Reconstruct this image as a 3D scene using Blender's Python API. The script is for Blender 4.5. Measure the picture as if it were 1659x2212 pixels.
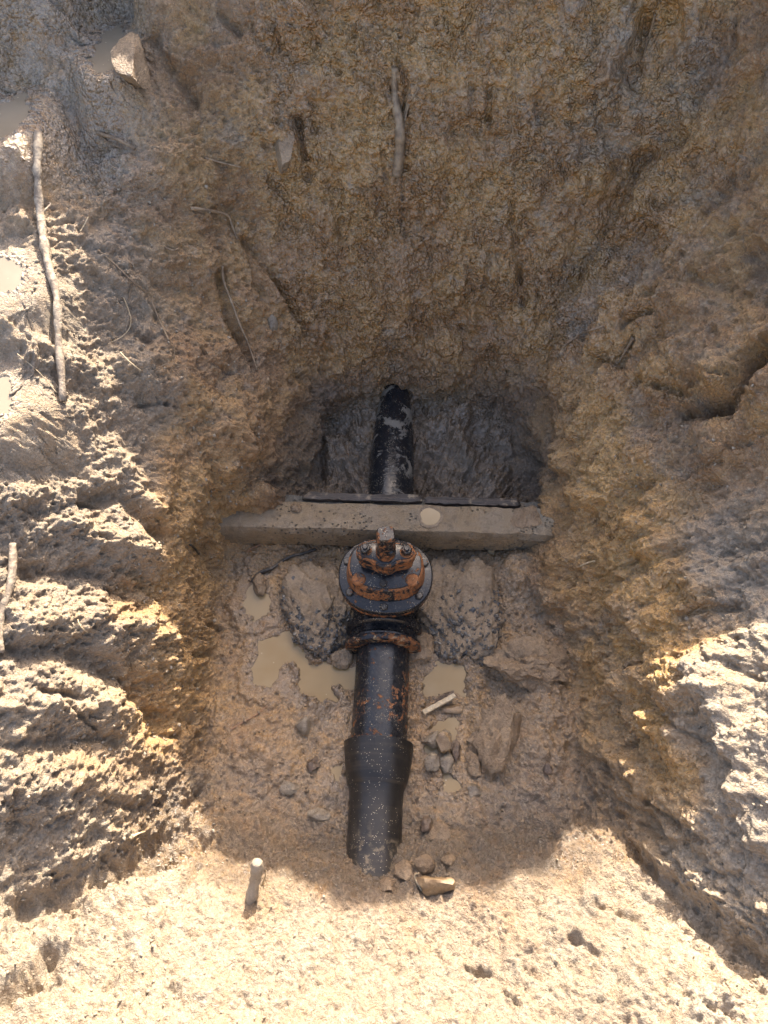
import bpy, bmesh, math, random
import numpy as np
from mathutils import Vector, Matrix
from mathutils.bvhtree import BVHTree
from mathutils.geometry import tessellate_polygon

R = math.radians
scene = bpy.context.scene
for o in list(bpy.data.objects):
    bpy.data.objects.remove(o)
col = scene.collection

# ------------------------------------------------------------------ camera
PITCH, CAMZ, FPX, IW, IH = R(58), 2.35, 1540.0, 1659.0, 2212.0
cam_d = bpy.data.cameras.new('camera')
cam = bpy.data.objects.new('camera', cam_d)
col.objects.link(cam)
cam.location = (0, 0, CAMZ)
cam.rotation_euler = (math.pi / 2 - PITCH, 0, 0)
cam_d.sensor_fit = 'HORIZONTAL'
cam_d.sensor_width = 36.0
cam_d.lens = 36.0 * FPX / IW
cam_d.clip_start = 0.05
cam_d.clip_end = 500
scene.camera = cam

# ------------------------------------------------------------------ sky and sun
SUN_EL, SUN_AZ = R(35), R(12)          # azimuth measured from +Y towards +X
world = bpy.data.worlds.new('World')
scene.world = world
world.use_nodes = True
wn = world.node_tree
wn.nodes.clear()
sky = wn.nodes.new('ShaderNodeTexSky')
sky.sky_type = 'NISHITA'
sky.sun_disc = False
sky.sun_elevation = SUN_EL
sky.sun_rotation = SUN_AZ
sky.air_density = 0.8
sky.dust_density = 4.0
sky.ozone_density = 1.0
bg = wn.nodes.new('ShaderNodeBackground')
bg.inputs['Strength'].default_value = 0.15
wo = wn.nodes.new('ShaderNodeOutputWorld')
wn.links.new(sky.outputs[0], bg.inputs['Color'])
wn.links.new(bg.outputs[0], wo.inputs['Surface'])
sun_d = bpy.data.lights.new('sun', 'SUN')
sun_d.energy = 3.5
sun_d.angle = R(0.55)
sun_d.color = (1.0, 0.95, 0.86)
sun = bpy.data.objects.new('sun', sun_d)
col.objects.link(sun)
sdir = Vector((math.sin(SUN_AZ) * math.cos(SUN_EL), math.cos(SUN_AZ) * math.cos(SUN_EL), math.sin(SUN_EL)))
sun.rotation_euler = sdir.to_track_quat('Z', 'Y').to_euler()
sun.location = sdir * 20
vs = scene.view_settings
vs.view_transform = 'Standard'
vs.look = 'None'
vs.exposure = 2.32
vs.gamma = 1.0
vs.use_curve_mapping = False
vs.use_white_balance = True            # the phone balanced for the shade
vs.white_balance_temperature = 7300
vs.white_balance_tint = 13
scene.cycles.use_denoising = True
scene.cycles.denoising_prefilter = 'NONE'
scene.cycles.max_bounces = 8
scene.cycles.diffuse_bounces = 5

# ------------------------------------------------------------------ helpers
rng = np.random.default_rng(7)
random.seed(7)
CAM = np.array([0, 0, CAMZ])
FW = np.array([0, math.cos(PITCH), -math.sin(PITCH)])
UP = np.array([0, math.sin(PITCH), math.cos(PITCH)])


def ray(px, py):
    d = FW + np.array([1.0, 0, 0]) * ((px - IW / 2) / FPX) - UP * ((py - IH / 2) / FPX)
    return d / np.linalg.norm(d)


def at_z(px, py, z):
    d = ray(px, py)
    return CAM + d * ((z - CAMZ) / d[2])


def tag(o, label=None, cat=None, group=None, kind=None):
    if label: o['label'] = label
    if cat: o['category'] = cat
    if group: o['group'] = group
    if kind: o['kind'] = kind
    return o


def mesh_obj(name, verts, faces, mat, parent=None, smooth=True, auto=None):
    me = bpy.data.meshes.new(name)
    me.from_pydata([tuple(v) for v in verts], [], [tuple(f) for f in faces])
    me.update()
    if smooth:
        me.shade_smooth()
        if auto is not None:
            me.set_sharp_from_angle(angle=R(auto))
    me.materials.append(mat)
    o = bpy.data.objects.new(name, me)
    col.objects.link(o)
    if parent is not None:
        o.parent = parent
    return o


def bm_obj(name, bm, mat, parent=None, auto=None, smooth=True):
    bmesh.ops.recalc_face_normals(bm, faces=bm.faces[:])
    me = bpy.data.meshes.new(name)
    bm.to_mesh(me)
    bm.free()
    if smooth:
        me.shade_smooth()
        if auto is not None:
            me.set_sharp_from_angle(angle=R(auto))
    me.materials.append(mat)
    o = bpy.data.objects.new(name, me)
    col.objects.link(o)
    if parent is not None:
        o.parent = parent
    return o


def empty(name, loc, rz=0.0):
    o = bpy.data.objects.new(name, None)
    o.empty_display_size = 0.05
    o.location = loc
    o.rotation_euler = (0, 0, rz)
    col.objects.link(o)
    return o


# ------------------------------------------------------------------ noise volumes (tileable, sampled trilinearly)
NV = 128


def fractal_volume(seed, beta, kmin=1.5):
    g = np.random.default_rng(seed)
    w = np.fft.rfftn(g.standard_normal((NV, NV, NV)).astype(np.float32))
    k1 = np.fft.fftfreq(NV) * NV
    kz = np.fft.rfftfreq(NV) * NV
    kk = np.sqrt(k1[:, None, None] ** 2 + k1[None, :, None] ** 2 + kz[None, None, :] ** 2)
    amp = np.where(kk >= kmin, np.maximum(kk, 1) ** (-beta), 0) * np.exp(-(kk / 52.0) ** 4)
    v = np.fft.irfftn(w * amp, s=(NV, NV, NV)).astype(np.float32)
    return v / v.std()


def clod_volume(seed, nc=18):
    g = np.random.default_rng(seed)
    pts = g.random((nc, nc, nc, 3)).astype(np.float32)
    hgt = (0.35 + 0.65 * g.random((nc, nc, nc))).astype(np.float32)
    ax = (np.arange(NV) + 0.5) / NV * nc
    ci = np.floor(ax).astype(int)
    f = (ax - ci).astype(np.float32)
    out = np.full((NV, NV, NV), -1.0, np.float32)
    for i in (-1, 0, 1):
        for j in (-1, 0, 1):
            for k in (-1, 0, 1):
                a, b, c = (ci + i) % nc, (ci + j) % nc, (ci + k) % nc
                p = pts[a][:, b][:, :, c]
                h = hgt[a][:, b][:, :, c]
                d2 = (p[..., 0] + i - f[:, None, None]) ** 2 + (p[..., 1] + j - f[None, :, None]) ** 2 + (p[..., 2] + k - f[None, None, :]) ** 2
                out = np.maximum(out, h * (1 - d2 / 0.62))
    return np.clip(out, 0, 1)


V_FR = fractal_volume(1, 2.35)       # rolling
V_RO = fractal_volume(2, 1.75, 3)    # rough
V_CL = clod_volume(3)


def sample(vol, p, L, rot=0):
    q = p / L
    if rot == 1:
        q = np.stack([0.8 * q[..., 0] + 0.6 * q[..., 1], -0.6 * q[..., 0] + 0.8 * q[..., 1], q[..., 2] + 0.31 * q[..., 0]], -1) + 0.37
    elif rot == 2:
        q = np.stack([0.28 * q[..., 0] - 0.96 * q[..., 2], q[..., 1] + 0.2 * q[..., 2], 0.96 * q[..., 0] + 0.28 * q[..., 2]], -1) + 0.71
    q = (q % 1.0) * NV
    i0 = np.floor(q).astype(np.int32)
    f = (q - i0).astype(np.float32)
    i0 %= NV
    i1 = (i0 + 1) % NV
    fx, fy, fz = f[..., 0], f[..., 1], f[..., 2]
    flat = vol.ravel()

    def gat(a, b, c):
        return flat[(a * NV + b) * NV + c]
    x0, y0, z0, x1, y1, z1 = i0[..., 0], i0[..., 1], i0[..., 2], i1[..., 0], i1[..., 1], i1[..., 2]
    c0 = (gat(x0, y0, z0) * (1 - fx) + gat(x1, y0, z0) * fx) * (1 - fy) + (gat(x0, y1, z0) * (1 - fx) + gat(x1, y1, z0) * fx) * fy
    c1 = (gat(x0, y0, z1) * (1 - fx) + gat(x1, y0, z1) * fx) * (1 - fy) + (gat(x0, y1, z1) * (1 - fx) + gat(x1, y1, z1) * fx) * fy
    return c0 * (1 - fz) + c1 * fz


def sstep(a, b, x):
    t = np.clip((x - a) / (b - a), 0, 1)
    return t * t * (3 - 2 * t)


# ------------------------------------------------------------------ materials
def new_mat(name):
    m = bpy.data.materials.new(name)
    m.use_nodes = True
    nt = m.node_tree
    return m, nt, nt.nodes['Principled BSDF']


class NB:
    """small node-building helper"""
    def __init__(s, nt):
        s.nt = nt
        s.pos = s.n('ShaderNodeTexCoord').outputs['Object']

    def n(s, t, **kw):
        nd = s.nt.nodes.new(t)
        for k, v in kw.items():
            setattr(nd, k, v)
        return nd

    def link(s, a, b):
        s.nt.links.new(a, b)

    def noise(s, scale, detail=4, rough=0.55, vec=None, dist=0.0, out='Fac'):
        nd = s.n('ShaderNodeTexNoise')
        nd.inputs['Scale'].default_value = scale
        nd.inputs['Detail'].default_value = detail
        nd.inputs['Roughness'].default_value = rough
        nd.inputs['Distortion'].default_value = dist
        s.link(vec or s.pos, nd.inputs['Vector'])
        return nd.outputs[out]

    def voro(s, scale, feature='F1', vec=None, rand=1.0, out='Distance'):
        nd = s.n('ShaderNodeTexVoronoi', feature=feature)
        nd.inputs['Scale'].default_value = scale
        nd.inputs['Randomness'].default_value = rand
        s.link(vec or s.pos, nd.inputs['Vector'])
        return nd.outputs[out]

    def ramp(s, fac, a, b, va=0.0, vb=1.0):
        nd = s.n('ShaderNodeMapRange')
        nd.interpolation_type = 'SMOOTHSTEP'
        nd.inputs['From Min'].default_value = a
        nd.inputs['From Max'].default_value = b
        nd.inputs['To Min'].default_value = va
        nd.inputs['To Max'].default_value = vb
        s.link(fac, nd.inputs['Value'])
        return nd.outputs['Result']

    def mix(s, fac, a, b):
        nd = s.n('ShaderNodeMix', data_type='RGBA')
        for sock, v in ((nd.inputs['Factor'], fac), (nd.inputs['A'], a), (nd.inputs['B'], b)):
            if isinstance(v, (int, float)):
                sock.default_value = v
            elif isinstance(v, tuple):
                sock.default_value = v + (1,) if len(v) == 3 else v
            else:
                s.link(v, sock)
        return nd.outputs['Result']

    def math(s, op, a, b=0.0, clamp=False):
        nd = s.n('ShaderNodeMath', operation=op)
        nd.use_clamp = clamp
        for i, v in enumerate((a, b)):
            if isinstance(v, (int, float)):
                nd.inputs[i].default_value = v
            else:
                s.link(v, nd.inputs[i])
        return nd.outputs[0]

    def attr(s, name):
        nd = s.n('ShaderNodeAttribute')
        nd.attribute_name = name
        return nd.outputs['Fac']

    def scalevec(s, v):
        nd = s.n('ShaderNodeMapping')
        nd.inputs['Scale'].default_value = v
        s.link(s.pos, nd.inputs['Vector'])
        return nd.outputs[0]

    def bump(s, h, strength, dist, normal=None):
        nd = s.n('ShaderNodeBump')
        nd.inputs['Strength'].default_value = strength
        nd.inputs['Distance'].default_value = dist
        s.link(h, nd.inputs['Height'])
        if normal is not None:
            s.link(normal, nd.inputs['Normal'])
        return nd.outputs[0]


def soil_material():
    m, nt, p = new_mat('clay_soil')
    b = NB(nt)
    dry_sunlit, grey, dark, wet, calm, och = (b.attr(q) for q in ('dry_sunlit', 'grey', 'dark', 'wet', 'calm', 'ochre'))
    n1 = b.noise(5.5, 5, 0.6)
    n2 = b.noise(23, 5, 0.65)
    n3 = b.noise(150, 3, 0.6)
    n4 = b.noise(62, 5, 0.7, dist=1.2)
    c = b.mix(b.ramp(n1, 0.38, 0.64), (0.240, 0.128, 0.050), (0.335, 0.192, 0.070))
    c = b.mix(b.math('MULTIPLY', och, b.ramp(n2, 0.3, 0.6, 0.35, 1.0)), c, (0.420, 0.245, 0.082))
    c = b.mix(b.ramp(n2, 0.54, 0.68, 0, 0.45), c, (0.265, 0.215, 0.16))
    # grey clay seams
    g = b.math('ADD', b.math('MULTIPLY', grey, 0.95), b.ramp(b.noise(3.1, 6, 0.62), 0.57, 0.67, 0, 0.55), True)
    g = b.math('MULTIPLY', g, b.ramp(n2, 0.30, 0.55, 0.35, 1.0))
    c = b.mix(g, c, b.mix(calm, (0.225, 0.182, 0.136), (0.205, 0.142, 0.084)))
    # grains: dark specks and pale grit
    keep = b.math('SUBTRACT', 1.0, b.math('MAXIMUM', b.math('MULTIPLY', calm, 0.6), b.math('MULTIPLY', dry_sunlit, 0.6)))
    c = b.mix(b.math('MULTIPLY', b.ramp(n4, 0.54, 0.62, 0, 0.60), keep), c, (0.105, 0.068, 0.040))
    c = b.mix(b.math('MULTIPLY', b.ramp(n4, 0.43, 0.36, 0, 0.55), keep), c, (0.43, 0.325, 0.195))
    c = b.mix(b.math('MULTIPLY', b.ramp(n3, 0.56, 0.66, 0, 0.5), keep), c, (0.10, 0.068, 0.042))
    c = b.mix(b.ramp(n3, 0.42, 0.32, 0, 0.35), c, (0.44, 0.34, 0.21))
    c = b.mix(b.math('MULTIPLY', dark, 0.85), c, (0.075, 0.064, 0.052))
    c = b.mix(b.math('MULTIPLY', dry_sunlit, b.ramp(n2, 0.3, 0.65, 0.62, 0.95)), c, b.mix(b.ramp(n3, 0.35, 0.65), (0.300, 0.255, 0.196), (0.215, 0.175, 0.124)))  # pale dry clay, with the paling of sunlit banks painted in
    nt.links.new(c, p.inputs['Base Color'])
    r = b.math('ADD', b.ramp(b.noise(40, 4, 0.6), 0.3, 0.7, 0.36, 0.62), b.math('MULTIPLY', dry_sunlit, 0.35), True)
    r = b.math('SUBTRACT', r, b.math('MULTIPLY', b.math('MAXIMUM', wet, dark), 0.24), True)
    r = b.math('SUBTRACT', r, b.math('MULTIPLY', b.math('SUBTRACT', calm, dry_sunlit, True), 0.08), True)
    nt.links.new(r, p.inputs['Roughness'])
    p.inputs['Specular IOR Level'].default_value = 0.9
    # fine relief: crumbs, and on wet faces the stepped lips that washed clay leaves
    wv = b.n('ShaderNodeVectorMath', operation='MULTIPLY_ADD')
    b.link(b.noise(30, 3, 0.6, out='Color'), wv.inputs[0])
    wv.inputs[1].default_value = (0.022, 0.022, 0.022)
    b.link(b.pos, wv.inputs[2])
    d1 = b.voro(78, vec=wv.outputs[0])
    d2 = b.voro(34, vec=wv.outputs[0])
    lips = b.math('ADD', b.ramp(d1, 0.75, 0.05, 0, 0.55), b.ramp(d2, 0.8, 0.1, 0, 0.5))
    lips = b.math('MULTIPLY', lips, b.ramp(b.noise(7, 4, 0.6), 0.35, 0.62, 0.35, 1.15))
    lips = b.math('MULTIPLY', lips, b.math('SUBTRACT', wet, b.math('MULTIPLY', calm, 0.6), True))
    h = b.math('ADD', b.noise(75, 6, 0.66, dist=0.9), b.math('MULTIPLY', b.noise(220, 3, 0.6), 0.4))
    h = b.math('ADD', b.math('MULTIPLY', h, b.math('SUBTRACT', 1.0, b.math('MULTIPLY', wet, 0.6))), lips)
    nrm = b.bump(h, 0.9, 0.018)
    nt.links.new(nrm, p.inputs['Normal'])
    return m


M_SOIL = soil_material()

# ------------------------------------------------------------------ the pit: plan contours from floor to rim, (x, y, z)
CX, CY = 0.03, 1.05
L0 = [(.60, .47, .05), (.62, .62, .04), (.62, .8, .04), (.57, .98, .04), (.51, 1.14, .05), (.52, 1.28, .06), (.57, 1.42, .04), (.57, 1.6, .04), (.52, 1.80, .04), (.35, 1.93, .05), (.1, 1.95, .05), (-.12, 1.93, .05),
      (-.25, 1.84, .04), (-.29, 1.6, .04), (-.34, 1.42, .06), (-.50, 1.32, .06), (-.60, 1.22, .05), (-.58, 1.05, .04), (-.565, .8, .04), (-.55, .55, .05), (-.50, .38, .06),
      (-.25, .34, .06), (0, .31, .06), (.3, .33, .06), (.54, .36, .06)]
L1 = [(.79, .45, .30), (.81, .8, .33), (.76, 1.05, .36), (.71, 1.25, .38), (.70, 1.42, .38), (.68, 1.62, .39), (.64, 1.86, .39), (.59, 2.02, .39), (.40, 2.09, .38), (.1, 2.10, .38), (-.2, 2.08, .38),
      (-.31, 2.02, .39), (-.40, 1.84, .41), (-.48, 1.62, .42), (-.54, 1.44, .41), (-.61, 1.34, .39), (-.67, 1.20, .35), (-.70, 1.02, .32), (-.73, .8, .30), (-.75, .5, .27), (-.74, .20, .20),
      (-.35, .14, .24), (0, .10, .235), (.38, .13, .25), (.74, .18, .25)]
L2 = [(.90, .33, .62), (.98, .58, .67), (1.05, .82, .72), (1.06, 1.05, .75), (1.09, 1.4, .78), (1.0, 1.75, .80), (.86, 2.06, .80), (.76, 2.19, .80), (.50, 2.24, .80), (.1, 2.26, .80), (-.28, 2.24, .80),
      (-.46, 2.16, .79), (-.70, 1.93, .75), (-.83, 1.68, .70), (-.87, 1.5, .67), (-.89, 1.36, .65), (-.91, 1.18, .62), (-.92, 1.0, .58), (-.94, .75, .54), (-.98, .42, .47), (-1.02, .02, .40),
      (-.50, -.18, .42), (0, -.22, .42), (.5, -.18, .43), (.95, -.06, .50)]
L3 = [(1.10, .28, .98), (1.20, .55, 1.06), (1.28, .82, 1.12), (1.29, 1.1, 1.15), (1.32, 1.5, 1.18), (1.21, 1.9, 1.18), (1.02, 2.22, 1.18), (.93, 2.33, 1.18), (.60, 2.39, 1.16), (.1, 2.40, 1.14), (-.36, 2.39, 1.10),
      (-.62, 2.29, 1.05), (-.92, 2.04, .96), (-1.04, 1.78, .91), (-1.08, 1.58, .88), (-1.12, 1.38, .86), (-1.15, 1.18, .83), (-1.17, .98, .79), (-1.20, .7, .74), (-1.26, .35, .67), (-1.30, -.15, .62),
      (-.65, -.5, .66), (0, -.56, .68), (.65, -.52, .68), (1.2, -.28, .78)]
L4 = [(1.42, .3, 1.30), (1.50, .8, 1.46), (1.52, 1.15, 1.55), (1.50, 1.6, 1.62), (1.38, 2.05, 1.62), (1.2, 2.42, 1.64), (.70, 2.55, 1.60), (.1, 2.56, 1.42), (-.45, 2.56, 1.30),
      (-1.0, 2.42, 1.06), (-1.22, 2.00, .99), (-1.34, 1.68, .96), (-1.42, 1.42, .94), (-1.5, 1.18, .92), (-1.54, .95, .89), (-1.58, .65, .84), (-1.62, .25, .80), (-1.65, -.35, .80),
      (-.85, -1.0, 1.15), (0, -1.1, 1.2), (.85, -1.02, 1.2), (1.5, -.6, 1.15)]
L5 = [(2.2, .1, 1.45), (2.3, .7, 1.60), (2.3, 1.2, 1.72), (2.2, 1.8, 1.85), (2.0, 2.4, 1.85), (1.6, 2.9, 1.86), (1.15, 3.0, 2.02), (.82, 3.1, 2.34), (.45, 3.1, 2.34), (.1, 3.1, 2.15), (-.2, 3.05, 1.72), (-.65, 2.9, 1.62),  # far crest, out of view: raised and shaped to cast the shadow edge
      (-1.5, 2.75, 1.67), (-2.0, 2.3, 1.12), (-2.2, 1.9, 1.02), (-2.3, 1.5, 1.0), (-2.4, 1.2, 1.0), (-2.4, .9, .98), (-2.4, .55, .95), (-2.4, .05, .95), (-2.3, -.8, 1.0),
      (-1.2, -1.9, 1.2), (0, -2.1, 1.22), (1.2, -1.9, 1.22), (2.2, -1.1, 1.22)]
NT = 1800
TH = np.linspace(0, 2 * np.pi, NT, endpoint=False)


def csmooth(a, sig):
    k = np.arange(-int(4 * sig), int(4 * sig) + 1)
    w = np.exp(-0.5 * (k / sig) ** 2)
    w /= w.sum()
    return sum(wi * np.roll(a, ki) for wi, ki in zip(w, k))


def contour(pts, sig):
    a = np.array(pts)
    t = np.arctan2(a[:, 1] - CY, a[:, 0] - CX) % (2 * np.pi)
    rr = np.hypot(a[:, 0] - CX, a[:, 1] - CY)
    o = np.argsort(t)
    t, rr, z = t[o], rr[o], a[o, 2]
    # interpolate x,y,z linearly between control points, then read off the radius per angle
    tt = np.concatenate([t - 2 * np.pi, t, t + 2 * np.pi])
    xs, ys = np.tile(rr * np.cos(t), 3), np.tile(rr * np.sin(t), 3)
    u = np.linspace(0, len(tt) - 1.001, 40000)
    i = u.astype(int)
    f = u - i
    X, Y = xs[i] * (1 - f) + xs[i + 1] * f, ys[i] * (1 - f) + ys[i + 1] * f
    T = np.unwrap(np.arctan2(Y, X)) 
    T = T - T[np.argmin(np.abs(u - len(t)))] + t[0]
    rad = np.interp(TH + (2 * np.pi if False else 0), T, np.hypot(X, Y))
    zz = np.interp(TH, tt, np.tile(z, 3))
    rad, zz = csmooth(rad, sig), csmooth(zz, sig)
    return np.stack([CX + rad * np.cos(TH), CY + rad * np.sin(TH), zz], -1)


LV = [np.stack([CX + 0.01 * np.cos(TH), CY + 0.01 * np.sin(TH), np.full(NT, .04)], -1)]
for L, sg in ((L0, 8), (L1, 12), (L2, 16), (L3, 18), (L4, 20), (L5, 25)):
    LV.append(contour(L, sg))
far_r = np.stack([CX + 70 * np.cos(TH), CY + 70 * np.sin(TH), np.full(NT, 1.2)], -1)
LV.append(far_r)
SEG = [185, 115, 130, 120, 85, 45, 26]
rows, lev = [], []
for i, n in enumerate(SEG):
    f = np.linspace(0, 1, n, endpoint=False)
    if i == 6:
        f = f ** 4
    for fi in f:
        rows.append(LV[i] * (1 - fi) + LV[i + 1] * fi)
        lev.append(i + fi)
rows.append(LV[-1])
lev.append(7.0)
P = np.array(rows)
LEV = np.array(lev)
NS = len(P)
# round the profile a little along the slope
nr = sum(SEG[:6])
k = np.arange(-24, 25)
w = np.exp(-0.5 * (k / 8.0) ** 2)
w /= w.sum()
idx = np.clip(np.arange(NS)[:, None] + k[None, :], 0, nr)
Pz = np.zeros_like(P)
for j in range(len(k)):
    Pz += w[j] * P[idx[:, j]]
P[1:nr - 30] = Pz[1:nr - 30]
BASE = P.copy()


def normals(P):
    du = np.roll(P, -1, 1) - np.roll(P, 1, 1)
    dv = np.empty_like(P)
    dv[1:-1] = P[2:] - P[:-2]
    dv[0] = P[1] - P[0]
    dv[-1] = P[-1] - P[-2]
    n = np.cross(dv, du)
    n /= np.linalg.norm(n, axis=-1, keepdims=True) + 1e-12
    return n


def bvh_of(P, st, ss):
    q = P[::ss, ::st]
    a, b = q.shape[:2]
    v = q.reshape(-1, 3).tolist()
    f = []
    for i in range(a - 1):
        for j in range(b):
            j2 = (j + 1) % b
            f.append((i * b + j, i * b + j2, (i + 1) * b + j2, (i + 1) * b + j))
    return BVHTree.FromPolygons(v, f)


BV0 = bvh_of(BASE, 8, 6)


def hit(px, py, bv=None):
    d = ray(px, py)
    r = (bv or BV0).ray_cast(Vector(CAM), Vector(d))
    return np.array(r[0]) if r[0] is not None else at_z(px, py, 1.0)


N0 = normals(BASE)
if N0[100, 0, 2] < 0:
    N0 = -N0
X, Y, Z = P[..., 0], P[..., 1], P[..., 2]
lv = LEV[:, None] + np.zeros((1, NT))
wall = sstep(0.85, 1.25, lv)                       # 0 on the floor, 1 on the walls
far = sstep(1.65, 2.1, Y) * sstep(-.62, -.30, X) * (1 - sstep(.85, 1.3, X))
left = sstep(-.35, -.6, X) * wall
right = sstep(.5, .75, X) * wall
near = sstep(.45, .2, Y) * wall
smoothn = near * sstep(-.80, -.55, X) * sstep(.85, .6, X)
fadeout = 1 - sstep(6.0, 6.5, lv)

P3 = BASE.astype(np.float32)
nA = sample(V_FR, P3, 2.3)
nB = sample(V_FR, P3, 0.83, 1)
nC = sample(V_RO, P3, 0.62, 2)
nD = sample(V_RO, P3, 0.29, 1)
nE = sample(V_RO, P3, 0.150, 2)
warp = np.stack([nB + .7 * nC, np.roll(nB, 211, 1) + .7 * np.roll(nC, 131, 1), np.roll(nB, 97, 0) + .7 * nD], -1).astype(np.float32) * 0.011
cl1 = sample(V_CL, P3 + warp, 0.78, 1)             # ~4.3 cm clods
cl2 = sample(V_CL, P3 + warp, 0.34, 2)             # ~1.9 cm
cl3 = sample(V_CL, P3 + warp * .5, 0.17, 0)        # ~1 cm crumbs
scal = sample(V_CL, (P3 + warp * .6) * np.array([1, 1, 1.5], np.float32), 0.25, 0)   # lips of washed clay
# grooves that run down the slope
arc = np.cumsum(np.linalg.norm(np.diff(LV[3], axis=0, append=LV[3][:1]), axis=1))[None, :] + np.zeros((NS, 1))
gcoord = np.stack([arc + 0.02 * nB, lv * 0.16 + 0.01 * nA, np.zeros_like(arc)], -1).astype(np.float32)
gr1 = sample(V_RO, gcoord, 1.9)
gr2 = sample(V_RO, gcoord, 0.7, 0)

crumb = np.clip(left * 1.0 * sstep(2.3, 1.7, Y) + near + 0.75 * right * sstep(.62, .9, Z) * sstep(1.5, 1.0, Y), 0, 1)
crumb = np.maximum(crumb, sstep(4.6, 5.2, lv) * 0.8)
D = np.zeros_like(X)
D += wall * (0.034 * nA + 0.013 * nB) * (1 - .45 * far) * (1 - .3 * left) * (1 - .6 * smoothn)
D += (1 - wall) * (0.007 * nB)
D += ((0.0042 + 0.0028 * wall) * nC + 0.0017 * nD) * (1 - .7 * smoothn)
D += wall * far * (0.015 * gr1 + 0.007 * gr2)
D += (1 - wall) * sstep(1.38, 1.5, Y) * (0.030 * cl1 + 0.020 * nB + .006 * gr2)
D += wall * right * (0.013 * gr1 + 0.006 * gr2) * (1 - .4 * crumb)
D += wall * left * (0.005 * gr1)
D += crumb * wall * (0.018 * cl1 * sstep(-.3, .9, nB) + 0.014 * cl2 * sstep(-.9, .9, np.roll(nB, 500, 1)) + 0.0075 * cl3 + 0.0030 * nE - 0.004 * np.abs(nD)) * (1 - .95 * smoothn) * (1 - .4 * left * sstep(.9, 1.3, Y))
D += smoothn * (0.005 * gr1 + .0036 * nE + .0022 * nC + .0050 * cl3 * sstep(-.8, .8, nB) + .005 * cl2 * sstep(.6, 1.5, np.roll(nB, 700, 1)) + .004 * nB)
D += (1 - crumb) * wall * (0.0050 * cl2 * sstep(.1, 1, np.roll(nB, 300, 1)) + 0.0095 * scal + 0.0022 * nE)
D += (1 - wall) * (0.009 * cl2 * sstep(.0, 1.3, nB) + 0.0045 * cl3 * sstep(-1., .6, np.roll(nB, 400, 1)) + 0.0016 * nE)

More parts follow.
